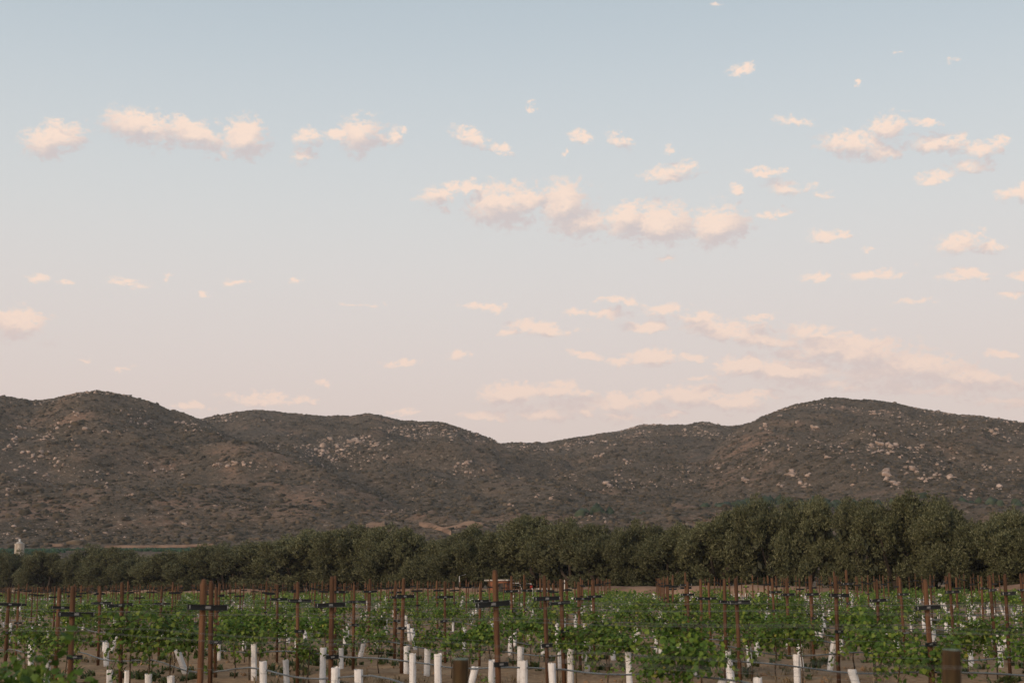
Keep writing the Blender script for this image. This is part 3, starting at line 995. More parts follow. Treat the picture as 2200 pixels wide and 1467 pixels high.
def olive_variant(seed):
    """A tree of unit height and about unit width: trunk mesh, crown mesh and the leaves inside it, coloured dark as crown shade."""
    rg = np.random.default_rng(seed)
    tr = MB()
    fork = (rg.normal(0, .01), rg.normal(0, .01), rg.uniform(.11, .16))
    tr.tube([(0, 0, -.02), (rg.normal(0, .012), rg.normal(0, .012), .06), fork], [.055, .036, .034], 8)
    nl = int(rg.integers(4, 7))
    clumps = []
    for i in range(nl):                                   # a few rounded sub-crowns, each carrying its own plumes
        a = 2 * math.pi * (i + rg.uniform(-.3, .3)) / nl
        rad = rg.uniform(.15, .29)
        R1 = rg.uniform(.13, .21)
        z = rg.uniform(.36, .74)
        h = np.array([rad * math.cos(a), rad * math.sin(a), z])
        p1 = (h[0] * .5, h[1] * .5, rg.uniform(.22, .30))
        tr.tube([fork, p1, tuple(h * np.array([.9, .9, 1])), (h[0], h[1], z + R1 * .7)], [.028, .020, .011, .004], 6)
        clumps.append((h + np.array([0, 0, R1 * .8]), rg.uniform(.07, .10)))
        for j in range(int(34 * (R1 / .17) ** 2 * .5)):
            d = unit((rg.normal(size=3) + np.array([math.cos(a) * .45, math.sin(a) * .45, .25]))[None])[0]
            c = h + d * R1 * rg.uniform(.7, 1.32) * np.array([1, 1, 1.2])
            if c[2] < .17:
                c[2] = .17 + rg.uniform(0, .05)
            clumps.append((c, rg.uniform(.038, .080)))
            if j < 3:
                tr.tube([p1 if c[2] < .4 else tuple(h), tuple(c)], [.010, .003], 4, cap=False)
    for j in range(3):
        clumps.append((np.array([rg.normal(0, .10), rg.normal(0, .10), rg.uniform(.74, .90)]), rg.uniform(.05, .085)))
    for j in range(9):                                    # low skirts
        a = rg.uniform(0, 6.28)
        clumps.append((np.array([.33 * math.cos(a), .33 * math.sin(a), rg.uniform(.14, .3)]), rg.uniform(.05, .08)))
    Vs, Fs, base = [], [], 0
    cen = np.array([0, 0, .45])
    for (c, rad) in clumps:
        n = int(100 * (rad / .065) ** 2)
        ax = unit(((c - cen) * np.array([1, 1, .6]) + np.array([0, 0, .28]))[None])[0]
        d = unit(rg.normal(size=(n, 3)) + ax * .75)
        st = 1 + .75 * np.maximum(d @ ax, 0)
        pos = c + d * (rad * st * (1 + .25 * np.sin(d[:, 0] * 8 + c[0] * 40) * np.sin(d[:, 2] * 7 + c[1] * 40) + rg.normal(0, .10, n)))[:, None]
        tw = unit(d * .7 + ax * .6 + np.array([0, 0, .2]) + rg.normal(0, .3, (n, 3)))
        for k in range(4):
            dd = unit(tw + rg.normal(0, .5, (n, 3)))
            V, F = quads(pos + rg.normal(0, .008, (n, 3)) + dd * .008, dd, unit(d + rg.normal(0, .5, (n, 3))), rg.uniform(.011, .021, n), rg.uniform(.0036, .0060, n))
            Vs.append(V); Fs.append(F + base); base += len(V)
    V = np.concatenate(Vs)
    ztop = V[:, 2].max()
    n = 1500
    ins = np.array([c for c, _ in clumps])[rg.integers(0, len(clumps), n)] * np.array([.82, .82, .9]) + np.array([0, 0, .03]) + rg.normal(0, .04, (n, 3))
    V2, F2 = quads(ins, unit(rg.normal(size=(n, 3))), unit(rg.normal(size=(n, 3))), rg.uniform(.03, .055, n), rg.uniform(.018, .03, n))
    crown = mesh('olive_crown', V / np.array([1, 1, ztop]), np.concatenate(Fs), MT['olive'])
    inner = mesh('olive_shade_leaves', V2 / np.array([1, 1, ztop]), F2, MT['olive_shade'])
    trunk = tr.me('olive_trunk', MT['bark'], True)
    width = np.percentile(np.abs(V[:, :2]), 97) * 2
    return trunk, crown, inner, width


def ordinal(k):
    w = ['first', 'second', 'third', 'fourth', 'fifth', 'sixth', 'seventh', 'eighth', 'ninth', 'tenth', 'eleventh', 'twelfth']
    return w[k] if k < len(w) else '%dth' % (k + 1) if (k + 1) % 10 not in (1, 2, 3) or 10 < k + 1 < 14 else '%d%s' % (k + 1, {1: 'st', 2: 'nd', 3: 'rd'}[(k + 1) % 10])


FRONT = [(-70, 1172), (25, 1176), (100, 1180), (188, 1164), (238, 1173), (295, 1187), (345, 1184), (398, 1178), (435, 1160), (488, 1167), (545, 1156), (598, 1159), (650, 1142), (702, 1128), (752, 1119), (805, 1130), (855, 1117), (908, 1126), (1005, 1133), (1062, 1119), (1112, 1124), (1165, 1100), (1232, 1106), (1292, 1120), (1365, 1110), (1432, 1125), (1490, 1113), (1545, 1092), (1602, 1079), (1672, 1052), (1738, 1056), (1800, 1132), (1862, 1056), (1926, 1064), (1986, 1045), (2062, 1074), (2118, 1093), (2172, 1081), (2245, 1075), (2320, 1085)]


def build_olives():
    var = [olive_variant(100 + i) for i in range(6)]

    def place(px, py, ds, k, label, group, wide):
        a = az_of(px)
        D = (TREE_S + ds) / (TL[0] * a + TL[1])
        x, y = a * D, D
        zb = gzf(x, y)
        r = math.hypot(x, y)
        zt = CAM_H + r * math.tan(azel(px, py)[1])
        H = max(zt - zb, 2.0)
        tr, cr, inn, w = var[k % len(var)]
        sw = wide / w
        t = tag(link('olive_tree', None, None, (x, y, zb), (0, 0, RNG.uniform(0, 6.28)), (sw, sw, H)), label, 'tree', group)
        link('trunk', tr, t)
        c = link('crown', cr, t)
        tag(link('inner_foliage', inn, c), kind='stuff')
        return H
    for i, (px, py) in enumerate(FRONT):
        n_t = sum(1 for q, _ in FRONT if px <= q < 1069) - 1
        n_o = sum(1 for q, _ in FRONT if 1069 < q <= px) - 1
        if px == 1800:
            lab, g = 'short olive tree filling the gap between the two tallest clumps', 'front row olives'
        elif px == 1986:
            lab, g = 'tallest olive tree of the front row, topping the crowns around it', 'front row olives'
        elif px < 1069:
            lab, g = '%s olive, %s front row tree from the brick hut towards the water tank' % ('low grey green' if px < 480 else 'rounded', ordinal(n_t)), 'front row olives'
        else:
            lab, g = '%s olive, %s front row tree from the brick hut away from the tank' % ('dense' if px < 1460 else 'tall' if px > 1640 else 'mid height', ordinal(n_o)), 'front row olives'
        a = az_of(px)
        D = TREE_S / (TL[0] * a + TL[1])
        wide = {1800: 5.2, 1738: 5.4, 1862: 5.8}.get(px, min(9.6, 78 / FPX * D * 2.0) * RNG.uniform(.9, 1.15))
        place(px, py, RNG.uniform(-2.5, 2.5), i * 3 + (i // 7), lab, g, wide)
    # the row behind fills the gaps
    fx = [p for p, _ in FRONT]
    fy = [q for _, q in FRONT]
    for i, px in enumerate(np.arange(-40, 2330, 54.0)):
        px = px + RNG.uniform(-14, 14)
        if 925 < px < 1000 or 1715 < px < 1870:
            continue
        py = np.interp(px, fx, fy) + RNG.uniform(14, 32) * (1 if px < 1500 else 1.7)
        D = (TREE_S + 9) / (TL[0] * az_of(px) + TL[1])
        place(px, py, 9 + RNG.uniform(-1.5, 1.5), i * 2 + 1, 'olive tree showing through from the second grove row', 'olives of the second grove row', min(8.4, 80 / FPX * D * 1.5))


build_olives()

# ------------------------------------------------------------------ vineyard layout
ROW0, ROWS, PSP, T0 = 3.6, 3.0, 3.2, 2.24
NROW = 31


def row_pt(k, t):
    o = ROW0 + ROWS * k
    return RN * o + RD * t


def snap(px, D):
    """Nearest row crossing for a photograph column and rough distance."""
    a = az_of(px)
    f = RN[0] * a + RN[1]
    k = max(0, round((D * f - ROW0) / ROWS))
    D2 = (ROW0 + ROWS * k) / f
    p = np.array([a * D2, D2])
    return k, float(RD @ p), D2, p


def off_frame(p):
    return bool(abs(p[0] / p[1]) > .372)


def in_view(p, m=0.46):
    return p[1] > 6 and abs(p[0] / p[1]) < m and TL @ p < 101


LISTED_POSTS = [(433, 1243, 15.4), (160, 1258, 17), (712, 1237, 18.5), (1072, 1223, 15.4), (1583, 1241, 21), (1175, 1235, 22), (1993, 1243, 18.5), (2157, 1232, 25), (1553, 1242, 26), (1882, 1243, 25), (457, 1246, 22), (266, 1249, 27), (642, 1249, 27), (863, 1241, 26), (1209, 1243, 25), (1792, 1236, 23), (598, 1254, 31.6), (1523, 1250, 34), (127, 1262, 29), (19, 1262, 30), (41, 1267, 38), (217, 1265, 33), (467, 1260, 27), (760, 1255, 31), (848, 1256, 33), (956, 1247, 34), (1029, 1252, 33), (1244, 1249, 30), (1274, 1246, 34), (1505, 1243, 31), (1476, 1248, 36), (1661, 1241, 35), (1690, 1241, 34), (1742, 1237, 32), (1937, 1241, 33), (2042, 1230, 28), (2130, 1234, 30)]


def post_parts(near):
    """Shared meshes for one trellis post of 1.85 m."""
    pole = MB().lathe([(.034, -.05), (.034, .9), (.033, 1.79), (.026, 1.845), (.012, 1.855)], 12 if near else 7, wob=.03).me('pole', MT['post'], True)
    up = MB()
    up.box((0, -.040, 1.52), (.225, .004, .027))
    up.box((0, -.052, 1.545), (.225, .010, .004))
    up.box((0, -.052, 1.495), (.225, .010, .004))
    upm = up.me('crossarm', MT['black'])
    br = MB()
    br.box((0, -.049, 1.52), (.028, .005, .014))
    brm = br.me('bolt_plate', MT['steel'])
    lo = MB()
    lo.box((0, -.040, .95), (.095, .004, .022))
    lo.box((0, -.050, .972), (.095, .009, .004))
    lo.box((0, -.050, .928), (.095, .009, .004))
    lom = lo.me('lower_crossarm', MT['black'])
    bl = MB().box((0, -.049, .95), (.024, .004, .010)).me('lower_bolt_plate', MT['steel'])
    # the pale wire clips at the ends of the arm
    cl = MB()
    cl.tube([(0, -.066, 1.50), (0, -.070, 1.52), (0, -.066, 1.54)], .0035, 5)
    clm = cl.me('wire_clip', MT['steel'])
    return pole, upm, brm, lom, bl, clm


POSTS = []      # (k, t, p, height, dist)


def along_row(items):
    """Ordinal of each framed thing along its row, counted from the end by the tall olives."""
    rows, out = {}, {}
    for i, (k, t, p) in enumerate(items):
        if abs(p[0] / p[1]) < .362:
            rows.setdefault(k, []).append((t, i))
    for k, q in rows.items():
        for n, (t, i) in enumerate(sorted(q)):
            out[i] = ordinal(n)
    return out


def layout_posts():
    for (px, py, D) in LISTED_POSTS:
        k, t, D2, p = snap(px, D)
        r = math.hypot(*p)
        zt = CAM_H + r * math.tan(azel(px, py)[1])
        POSTS.append((k, t, p, float(np.clip(zt - gzf(*p), 1.62, 2.1)), r, True))
    for k in range(NROW):
        for j in range(-4, 80):
            t = T0 + PSP * j
            if (j + k) % 2:
                continue
            p = row_pt(k, t)
            if not in_view(p):
                continue
            r = math.hypot(*p)
            if r < 27:
                continue
            if any(np.hypot(*(p - q[2])) < 1.7 for q in POSTS if q[5]):
                continue
            p = p + RD * RNG.normal(0, .12) + RN * RNG.normal(0, .04)
            POSTS.append((k, t, p, RNG.normal(1.84, .07), r, False))
    POSTS.sort(key=lambda q: (off_frame(q[2]), q[4]))


layout_posts()


def build_posts():
    near = post_parts(True)
    far = post_parts(False)
    arm_rz = math.atan2(RN[1], RN[0])
    allmesh = MB()
    allmesh.lathe([(.031, -.05), (.031, 1.79), (.022, 1.85)], 6)
    nv0 = len(allmesh.V)
    allmesh.box((0, -.046, 1.52), (.225, .010, .028))
    n = 0
    stuffP, stuffS = [], []
    order = along_row([(q[0], q[1], q[2]) for q in POSTS[:300]])
    for i, (k, t, p, H, r, listed) in enumerate(POSTS):
        z = gzf(*p)
        if n >= 300:
            stuffP.append((p[0], p[1], z)); stuffS.append(H)
            continue
        n += 1
        row = ordinal(k)
        lean = (RNG.normal(0, .012), RNG.normal(0, .012), arm_rz + RNG.normal(0, .06))
        no_low = RNG.uniform() < .22
        lab = 'rust brown trellis post with black crossarm in the %s vine row from the stub posts' % row
        if no_low:
            lab = 'rust brown trellis post lacking a lower arm in the %s vine row from the stubs' % row
        if i in order and r < 48:
            lab = 'rust brown trellis post, %s along the %s vine row from its tall olive end' % (order[i], row)
        o = tag(link('trellis_post', None, None, (p[0], p[1], z), lean, (1, 1, H / 1.855)), lab, 'post', 'trellis posts of the %s vine row' % row)
        q = near if r < 45 else far
        wd = RNG.uniform(.82, 1.08)
        link('pole', q[0], o, scl=(wd, wd, 1), rot=(0, 0, RNG.uniform(0, 6.28)))
        ua = link('crossarm', q[1], o, rot=(0, RNG.normal(0, .02), 0), loc=(RNG.normal(0, .012), -.004 * wd, RNG.normal(-.03, .03)))
        if r < 45:
            link('bolt_plate', q[2], ua)
            for s in (-1, 1):
                link('wire_clip', q[5], ua, loc=(s * .21, 0, 0))
        if not no_low and r < 75:
            la = link('lower_crossarm', q[3], o, rot=(0, RNG.normal(0, .03), 0), loc=(0, -.004 * wd, RNG.normal(0, .05)))
            if r < 45:
                link('lower_bolt_plate', q[4], la)
    P = np.array(stuffP)
    S = np.array(stuffS) / 1.855
    Vp, Fp = np.array(allmesh.V), allmesh.F
    # poles and arms of the far posts
    for nm, sl_, m in (('far_trellis_posts', slice(0, nv0), 'post'), ('far_crossarms', slice(nv0, None), 'black')):
        V = Vp[sl_]
        off = 0 if nm.startswith('far_t') else nv0
        F = [f for f in Fp if (f[0] >= nv0) == (off > 0)]
        tri = []
        for f in F:
            f = [i - off for i in f]
            tri += [(f[0], f[i], f[i + 1]) for i in range(1, len(f) - 1)]
        scatter(nm, [(V, np.array(tri))], P, np.c_[np.ones(len(P)), np.ones(len(P)), S], np.full(len(P), arm_rz) + RNG.normal(0, .05, len(P)), MT[m], 'rust brown trellis posts of the farthest vine rows' if m == 'post' else 'black crossarms on the farthest trellis posts')


build_posts()


# ------------------------------------------------------------------ vines
def leaf_shape():
    """Lobed grape leaf of unit half-size in its own plane, stalk at the origin."""
    pts = [(0, -.05), (.42, -.35), (.62, .05), (.98, .30), (.60, .58), (.42, 1.05), (0, 1.35), (-.42, 1.05), (-.60, .58), (-.98, .30), (-.62, .05), (-.42, -.35)]
    V = [(0, .35, .10)] + [(x, y, -.12 * abs(x) - .05 * y * y) for x, y in pts]
    F = [(0, i, i % 12 + 1) for i in range(1, 13)]
    return np.array(V), np.array(F)


LEAFV, LEAFF = leaf_shape()


def leaves(P, N, size, rg, tmpl=(None, None)):
    """Place leaf copies at P, facing N."""
    V, F = tmpl if tmpl[0] is not None else (LEAFV, LEAFF)
    n = len(P)
    N = unit(N)
    down = unit(np.array([0, 0, -1.0]) + rg.normal(0, .55, (n, 3)))
    yv = unit(down - N * np.sum(down * N, 1, keepdims=True))
    xv = np.cross(yv, N)
    out = P[:, None, :] + size[:, None, None] * (V[None, :, 0:1] * xv[:, None, :] + V[None, :, 1:2] * yv[:, None, :] + V[None, :, 2:3] * N[:, None, :])
    f = F[None] + (np.arange(n) * len(V))[:, None, None]
    return out.reshape(-1, 3), f.reshape(-1, F.shape[1])


def vine_variant(seed, big):
    """x runs along the row.  Returns trunk, canes and foliage meshes."""
    rg = np.random.default_rng(seed)
    wood = MB()
    top = rg.uniform(.78, .98)
    pts = [(0, 0, -.04)] + [(rg.normal(0, .02), rg.normal(0, .02), top * q) for q in (.3, .6, 1.0)]
    wood.tube(pts, [.017, .013, .012, .009], 6)
    trunk = wood.me('vine_trunk', MT['wood'], True)
    canes = MB()
    P, N = [], []
    nsh = rg.integers(10, 14) if big else rg.integers(4, 7)
    for i in range(nsh):
        b = np.array([rg.uniform(-.27, .27) if big else rg.uniform(-.12, .12), rg.normal(0, .03), top + rg.normal(0, .03) - (0 if big else rg.uniform(0, .3))])
        d = unit(np.array([[rg.normal(0, .75), rg.normal(0, .65), rg.uniform(-.15, 1.0)]]))[0]
        L = rg.uniform(.35, .85) if big else rg.uniform(.2, .55)
        path = [b]
        m = 9
        for j in range(m):
            d = unit((d + np.array([0, 0, -.09 - .018 * j]) + rg.normal(0, .10, 3))[None])[0]
            path.append(path[-1] + d * L / m)
        canes.tube([tuple(q) for q in path], [.0045] * m + [.002], 4, cap=False)
        for j in range(1, len(path)):
            c = path[j]
            k = rg.integers(2, 5) if big else rg.integers(1, 4)
            off = rg.normal(0, .055 if big else .045, (k, 3))
            P.append(c + off)
            N.append(off * 6 + rg.normal(0, .45, (k, 3)) + np.array([0, 0, .55]) + (c - np.array([0, 0, top])) * .8)
    if big:
        n = 90
        c = np.stack([rg.normal(0, .22, n), rg.normal(0, .13, n), top + rg.normal(.06, .12, n)], -1)
        P.append(c)
        N.append(np.stack([rg.normal(0, .5, n), np.sign(c[:, 1]) * .9 + rg.normal(0, .3, n), rg.normal(.35, .4, n)], -1))
    P, N = np.concatenate(P), np.concatenate(N)
    V, F = leaves(P, N, rg.uniform(.026, .052, len(P)), rg)
    fol = mesh('vine_foliage', V, F, MT['vine'])
    return trunk, canes.me('vine_canes', MT['wood'], False), fol


NEAR_VINES = [(10, 10.2, 1.12), (50, 10.2, 1.1), (95, 10.2, 1.05), (140, 10.2, .98), (185, 10.4, .85), (285, 22.5, 1.2), (325, 22.5, 1.25), (370, 22.5, 1.2), (408, 22.5, 1.1), (470, 27, 1.1), (508, 27, 1.15), (540, 27, 1.0), (655, 24, .75), (795, 19.5, .62), (735, 18.5, .6), (838, 19, .62), (1010, 24, 1.1), (1050, 24, 1.0), (1100, 28, 1.2), (1140, 28, 1.2), (1195, 23, 1.0), (1235, 23, 1.0), (1300, 22, 1.0), (1345, 22, 1.05), (1415, 16.8, .85), (1468, 16.8, 1.05), (1500, 16.8, 1.0), (1430, 28, 1.1), (1475, 28, 1.1), (1660, 23, 1.0), (1715, 23, 1.05), (1806, 17, .5), (1830, 26, 1.2), (1870, 26, 1.1), (1920, 20, .9), (1985, 20, 1.0), (2070, 25, 1.0), (2130, 25, 1.05), (2190, 21, .9), (1600, 30, 1.0), (1050, 18.5, .5), (880, 26, .6), (150, 24, .9), (60, 24, 1.0), (110, 24, 1.0), (560, 33, 1.1), (700, 33, 1.1)]
TUBES_LISTED = [(49, 1413), (74, 1417), (109, 1419), (243, 1438), (279, 1440), (326, 1447), (376, 1451), (418, 1462), (71, 1375), (228, 1362), (147, 1332), (182, 1327), (571, 1418), (620, 1417), (550, 1383), (695, 1391), (735, 1391), (775, 1438), (722, 1433), (887, 1404), (941, 1405), (874, 1388), (880, 1340), (893, 1348), (997, 1348), (1053, 1415), (1095, 1357), (1123, 1418), (1115, 1389), (1187, 1425), (1222, 1395), (1258, 1380), (1268, 1368), (1200, 1375), (1348, 1400), (1447, 1353), (1405, 1358), (1569, 1418), (1622, 1456), (1844, 1435), (1773, 1375), (1953, 1320), (527, 1350), (600, 1340), (640, 1362), (1510, 1450), (1000, 1430)]


def build_vines():
    bigs = [vine_variant(300 + i, True) for i in range(9)]
    smalls = [vine_variant(400 + i, False) for i in range(6)]
    rz = math.atan2(RD[1], RD[0])
    spots = []            # (r, p, scale, big, k)
    for (px, D, s) in NEAR_VINES:
        k, t, D2, p = snap(px, D)
        spots.append((math.hypot(*p), p, s * (.9 if D > 12 else .95), s > .72, k))
    tubes = []
    for (px, py) in TUBES_LISTED:
        D = 1.2 * FPX / (py - hz(px))
        k, t, D2, p = snap(px, D)
        r = math.hypot(*p)
        h = np.clip(CAM_H + r * math.tan(azel(px, py)[1]) - gzf(*p), .40, .72)
        tubes.append((r, p, h, k))
    base = [q[1] for q in spots]
    tb = [q[1] for q in tubes]
    for k in range(NROW):
        for j in range(-14, 330):
            t = T0 + .4 + .8 * j
            p = row_pt(k, t) + RD * RNG.normal(0, .08) + RN * RNG.normal(0, .03)
            if not in_view(p):
                continue
            r = math.hypot(*p)
            if r < 23.5:
                continue
            u = RNG.uniform()
            patch = float(fbm(p[0] / 4.5, p[1] / 4.5, 55, 2))
            right = sstep(-.02, .10, p[0] / p[1])
            pb = .70 * (.22 - .10 * right + 2.8 * (patch - .49))
            if u < pb:
                if r < 35 and any(np.hypot(*(p - q)) < .55 for q in base):
                    continue
                spots.append((r, p, RNG.uniform(.70, 1.06), True, k))
            elif u < pb + .2:
                spots.append((r, p, RNG.uniform(.75, 1.1), False, k))
            if u > .36 and RNG.uniform() < (.30 + .42 * sstep(0, .2, p[0] / p[1])):
                if r < 30 and any(np.hypot(*(p - q)) < .5 for q in tb):
                    continue
                tubes.append((r, p, RNG.uniform(.40, .60), k))
    spots.sort(key=lambda q: (off_frame(q[1]), q[0]))
    tubes.sort(key=lambda q: (off_frame(q[1]), q[0]))
    order = along_row([(q[4], float(RD @ q[1]), q[1]) for q in spots[:300]])
    order_t = along_row([(q[3], float(RD @ q[1]), q[1]) for q in tubes[:300]])
    for i, (r, p, s, big, k) in enumerate(spots[:300]):
        v = (bigs if big else smalls)[RNG.integers(0, 9 if big else 6)]
        row = ordinal(k)
        lab = ('bushy green grapevine sprawling on the wires of the %s vine row from the stub posts' if big else 'thin young grapevine with few leaves in the %s vine row from the stub posts') % row
        if i in order:
            lab = '%s grapevine, %s vine along the %s row from its tall olive end' % ('bushy green' if big else 'thin young', order[i], row)
        o = tag(link('grape_vine', None, None, (p[0], p[1], gzf(*p)), (0, 0, rz + (math.pi if RNG.uniform() < .5 else 0) + RNG.normal(0, .12)), (s * RNG.uniform(.95, 1.12), s, s)), lab, 'grapevine', ('bushy' if big else 'young') + ' grapevines of the %s row' % row)
        link('trunk', v[0], o)
        tag(link('canes', v[1], o), kind='stuff')
        tag(link('foliage', v[2], o), kind='stuff')
    # farther vines: one mass
    rest = spots[300:]
    rg = np.random.default_rng(5)
    qv = np.array([(0, -.1, 0), (.85, .35, -.12), (0, 1.2, -.1), (-.85, .35, -.12)])
    qf = np.array([(0, 1, 2, 3)])
    P, N, S = [], [], []
    for (r, p, s, big, k) in rest:
        n = int((150 if r < 60 else 76 if r < 100 else 40) * (1 if big else .3))
        c = np.stack([rg.normal(0, .25, n), rg.normal(0, .18, n), (.88 if r < 60 else .74) + rg.normal(0, .16, n)], -1)
        c[:, 2] += .12 * np.sin(c[:, 0] * 6 + p[0])
        c *= s
        c[:, 2] *= 1.0 if r < 70 else .88
        if not big:
            c[:, :2] *= .45
            c[:, 2] = .3 + rg.uniform(0, .6, n)
        w = np.stack([c[:, 0] * RD[0] + c[:, 1] * RN[0] + p[0], c[:, 0] * RD[1] + c[:, 1] * RN[1] + p[1], c[:, 2] + gzf(*p)], -1)
        P.append(w)
        N.append(rg.normal(0, .6, (n, 3)) + np.array([-.1, -.5, .6]))
        S.append(rg.uniform(.042, .064, n) * (1.0 if r < 60 else 1.45 if r < 100 else 2.0))
    V, F = leaves(np.concatenate(P), np.concatenate(N), np.concatenate(S), rg, (qv, qf))
    tag(link('far_grapevine_foliage', mesh('far_vines', V, F, MT['vinefar'])), 'green grapevines massed on the farther trellis rows', kind='stuff')
    # grow tubes
    tms = []
    for s in range(6):
        rg = np.random.default_rng(600 + s)
        n, ring = 12, []
        for (rad, z) in ((.056, -.02), (.060, .25), (.057, .6), (.061, 1.0), (.058, 1.0), (.054, .6), (.054, .05)):
            ring.append((rad, z))
        b = MB()
        V, F = [], []
        for j, (rad, z) in enumerate(ring):
            for i in range(n):
                a = 2 * math.pi * i / n
                sq = 1 / max(abs(math.cos(a)), abs(math.sin(a))) ** .55
                q = rad * sq * (1 + rg.normal(0, .03))
                V.append((q * math.cos(a), q * math.sin(a) * .92, z + (rg.normal(0, .012) if .9 < z else 0)))
        for j in range(len(ring) - 1):
            for i in range(n):
                k = (i + 1) % n
                F.append((j * n + i, j * n + k, (j + 1) * n + k, (j + 1) * n + i))
        b.add(V, F)
        tms.append((b.me('grow_tube', MT['tube'], False), np.array(V), np.array(F)))
    for i, (r, p, h, k) in enumerate(tubes[:300]):
        row = ordinal(k)
        lean = RNG.uniform() < .34
        tx, ty = (RNG.normal(0, .16), RNG.normal(0, .16)) if lean else (RNG.normal(0, .03), RNG.normal(0, .03))
        big_lean = math.hypot(tx, ty) > .12
        lab = ('white vine guard tube tilting over in the %s vine row from the stub posts' if big_lean else 'upright white vine guard tube in the %s vine row from the stub posts') % row
        if i in order_t:
            lab = '%s white vine guard tube, %s along the %s row from its tall olive end' % ('tilted' if big_lean else 'upright', order_t[i], row)
        tag(link('grow_tube', tms[i % 6][0], None, (p[0], p[1], gzf(*p)), (tx, ty, RNG.uniform(0, 6.28)), (RNG.uniform(.8, 1.0), RNG.uniform(.8, 1.0), h)), lab, 'vine guard', ('tilted' if big_lean else 'upright') + ' vine guards of the %s row' % row)
    rest = tubes[300:]
    P = np.array([(p[0], p[1], gzf(*p)) for (_, p, _, _) in rest])
    S = np.array([(1.15, 1.15, h) for (_, _, h, _) in rest])
    scatter('far_grow_tubes', [(V[:48], F[F.max(axis=1) < 48]) for (_, V, F) in tms[:3]], P, S, RNG.uniform(0, 6.28, len(P)), MT['tube'], 'white vine guard tubes dotted along the farther vine rows')
    print('spots', len(spots), 'tubes', len(tubes), 'posts', len(POSTS), 'r300', spots[min(299, len(spots) - 1)][0], tubes[min(299, len(tubes) - 1)][0])


build_vines()


# ------------------------------------------------------------------ drip hoses and wires
def build_lines():
    for k in range(0, 24):
        o = ROW0 + ROWS * k
        t = np.arange(.50 * o - 2, 3.6 * o + 3, .4)
        pts = [row_pt(k, q) for q in t]
        keep = [i for i, p in enumerate(pts) if p[1] > 4 and abs(p[0] / p[1]) < .46 and TL @ p < 102]
        if len(keep) < 4:
            continue
        t = t[keep[0]:keep[-1] + 1]
        row = ordinal(k)

        def line(name, off, zf, rad, m, lab, cat, grp, n=5):
            b = MB()
            L = []
            for q in t:
                p = row_pt(k, q) + RN * off
                L.append((p[0], p[1], gzf(*p) + zf(q)))
            b.tube(L, rad, n)
            tag(link(name, b.me(name, m, True)), lab, cat, grp)
        w1, w2 = RNG.uniform(0, 6, 2)
        sag = lambda q: .60 - .05 * math.sin(math.pi * ((q - T0) / PSP % 1)) + .035 * math.sin(q * 1.9 + w1) + .03 * math.sin(q * .8 + w2)
        line('drip_hose', .03, sag, .0125 if k < 8 else .0125, MT['hose'], 'black drip irrigation hose sagging along the %s vine row from the stub posts' % row, 'drip hose', None)
        if k < 12:
            cs = lambda q: .945 - .012 * math.sin(math.pi * ((q - T0) / PSP % 1))
            line('trellis_wire', -.055, cs, .0014, MT['wire'], 'thin low steel trellis wire along the %s vine row from the stub posts' % row, 'wire', None, 4)
        if k < 4:
            for s, w in ((-1, 'near'), (1, 'far')):
                us = lambda q: 1.49 - .02 * math.sin(math.pi * ((q - T0) / PSP % 1))
                line('trellis_wire', s * .21, us, .0012, MT['wire'], 'upper steel wire on the %s arm ends of the %s vine row from the stubs' % ('lower-side' if s < 0 else 'tree-side', row), 'wire', None, 4)


build_lines()


# ------------------------------------------------------------------ the two thick cut stub posts
def build_stubs():
    for (px, py, wpx, D, lab) in ((990, 1415, 34, 8.4, 'weathered round stub post with a dark sawn top beside the drip hose'), (2041, 1394, 39, 8.0, 'thick round stub post with a greenish sawn top before the bushy vine')):
        a = az_of(px, py)
        x, y = a * D, D
        zt = CAM_H + math.hypot(x, y) * math.tan(azel(px, py)[1])
        rad = wpx / FPX * D / 2
        x -= math.sin(R(3.2) if px > 1500 else R(1)) * zt
        o = tag(link('stub_post', None, None, (x, y, gzf(x, y)), (R(1.0), R(3.2) if px > 1500 else R(1), 0)), lab, 'post')
        h = zt - gzf(x, y)
        link('post_shaft', MB().lathe([(rad * 1.06, -.08), (rad * 1.03, h * .5), (rad, h - .02), (rad * .97, h)], 24, wob=.015).me('post_shaft', MT['stub'], True), o)
        link('sawn_top', MB().lathe([(rad * .955, h - .004), (rad * .93, h + .004)], 24, wob=.015).me('sawn_top', MT['stubtop']), o)


build_stubs()


